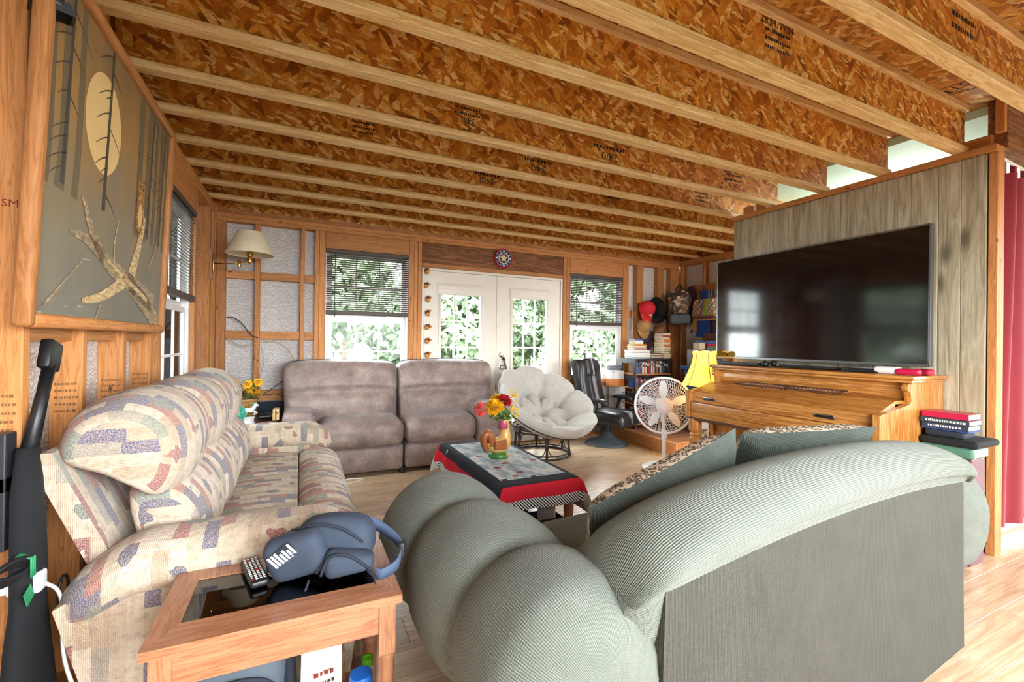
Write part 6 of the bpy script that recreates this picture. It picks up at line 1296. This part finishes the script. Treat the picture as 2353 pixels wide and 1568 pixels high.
# ------------------------------------------------------------------ cords on the floor
cable('yellow extension cord running along the platform riser', [(2.3, 4.84, .006), (2.9, 4.86, .006), (3.25, 4.80, .006), (3.62, 4.55, .006), (3.66, 4.2, .006), (3.60, 3.9, .006), (3.62, 3.7, .006), (3.75, 3.5, .006), (3.9, 3.3, .006)], .006, 'cord_yellow', 'cord', 6, 'extension_cord')
cable('white cable coming out under the patterned end of the grey sofa', [(.18, 4.18, .005), (.26, 4.05, .005), (.40, 4.06, .005), (.52, 4.12, .005), (.44, 4.18, .005), (.30, 4.15, .005)], .005, 'cord_white', 'cable')
# ------------------------------------------------------------------ outdoors: lawn and trees seen through the glass
gd = struct('ground', join(box(-30, 40, 5.1, 40, -.55, -.45), box(-30, -.9, -30, 5.1, -.55, -.45), box(-30, 40, -30, -1.4, -.55, -.45), box(6.2, 40, -1.4, 5.1, -.55, -.45)), 'soil', 'pale lawn outside the house', 'ground')
def leaf_cloud(rad, h, n, seed, size=.16):
    rn = random.Random(seed); V = []; Fc = []
    lob = [(rn.uniform(-.55, .55)*rad, rn.uniform(-.55, .55)*rad, rn.uniform(.25, .85)*h, rn.uniform(.4, .65)*rad) for _ in range(9)]
    for _ in range(n):
        x, y, z, r = rn.choice(lob)
        d = Vector((rn.gauss(0, 1), rn.gauss(0, 1), rn.gauss(0, 1))).normalized()*r*rn.uniform(.7, 1.05)
        c = Vector((x, y, z))+d; a = Vector((rn.gauss(0, 1), rn.gauss(0, 1), rn.gauss(0, 1))).normalized(); b = a.cross(d).normalized() if a.cross(d).length > 1e-6 else Vector((1, 0, 0))
        s = size*rn.uniform(.6, 1.3); k = len(V)
        V += [tuple(c-a*s), tuple(c+b*s*.5), tuple(c+a*s), tuple(c-b*s*.5)]; Fc.append((k, k+1, k+2, k+3))
    return V, Fc
def tree(label, x, y, rad, h, seed, trunk=.9, size=.19):
    t = thing('tree', label, 'tree', (x, y, -.45), 0, 'trees outside the windows')
    part('trunk', tube([(0, 0, 0), (.05, 0, trunk*.5), (0, .05, trunk+h*.5)], [.16, .12, .06], 8), 'trunk', t, 2)
    c = part('crown', mv(leaf_cloud(rad, h, 5200, seed, size), 0, 0, trunk*.4), 'leaf_out', t)
    return t
for i, (x, y, rad, h) in enumerate(((.4, 12.5, 1.7, 4.6), (4.4, 12.5, 1.8, 5.0), (7.6, 12.5, 1.3, 4.6), (11.4, 13.5, 1.9, 5.0), (2.0, 24, 3.4, 8), (11.5, 24, 3.6, 8))):
    tree(['leafy tree outside, seen through the window behind the grey sofa', 'leafy tree outside, seen through the door with acorns', 'leafy tree outside, seen through the door with the knob', 'leafy tree outside, seen through the window behind the swivel chair', 'taller tree further back beyond the doors, left of two', 'taller tree further back beyond the doors, right of two'][i], x, y, rad, h, 20+i)
for k in range(9):
    t = thing('hedge_bush', ['bush at the far left of the hedge beyond the lawn', 'second bush of the hedge beyond the lawn', 'third bush of the hedge beyond the lawn', 'fourth bush of the hedge beyond the lawn', 'fifth bush of the hedge beyond the lawn', 'sixth bush of the hedge beyond the lawn', 'seventh bush of the hedge beyond the lawn', 'eighth bush of the hedge beyond the lawn', 'bush at the far right of the hedge beyond the lawn'][k], 'bush', (-2.4+2.85*k, 17.2, -.45), 0, 'hedge beyond the lawn')
    part('foliage', leaf_cloud(1.12, 3.4, 2600, 60+k, .22), 'leaf_out', t); part('stem', tube([(0, 0, 0), (0, 0, 1.2)], [.08, .04], 6), 'trunk', t)
tree('leafy tree outside the window beside the framed picture', -6.5, 6.5, 2.4, 4.5, 40)
# neighbour wall of pale siding outside the left window
nb = thing('shed', 'pale boarded shed outside the left window', 'shed', (-2.9, 9.6, -.45))
part('wall', box(-1.6, 1.6, -.05, .05, 0, 3), 'siding', nb)
for k in range(16): part('board', box(-1.6+k*.2, -1.6+k*.2+.19, -.07, -.05, 0, 3), 'siding', nb)
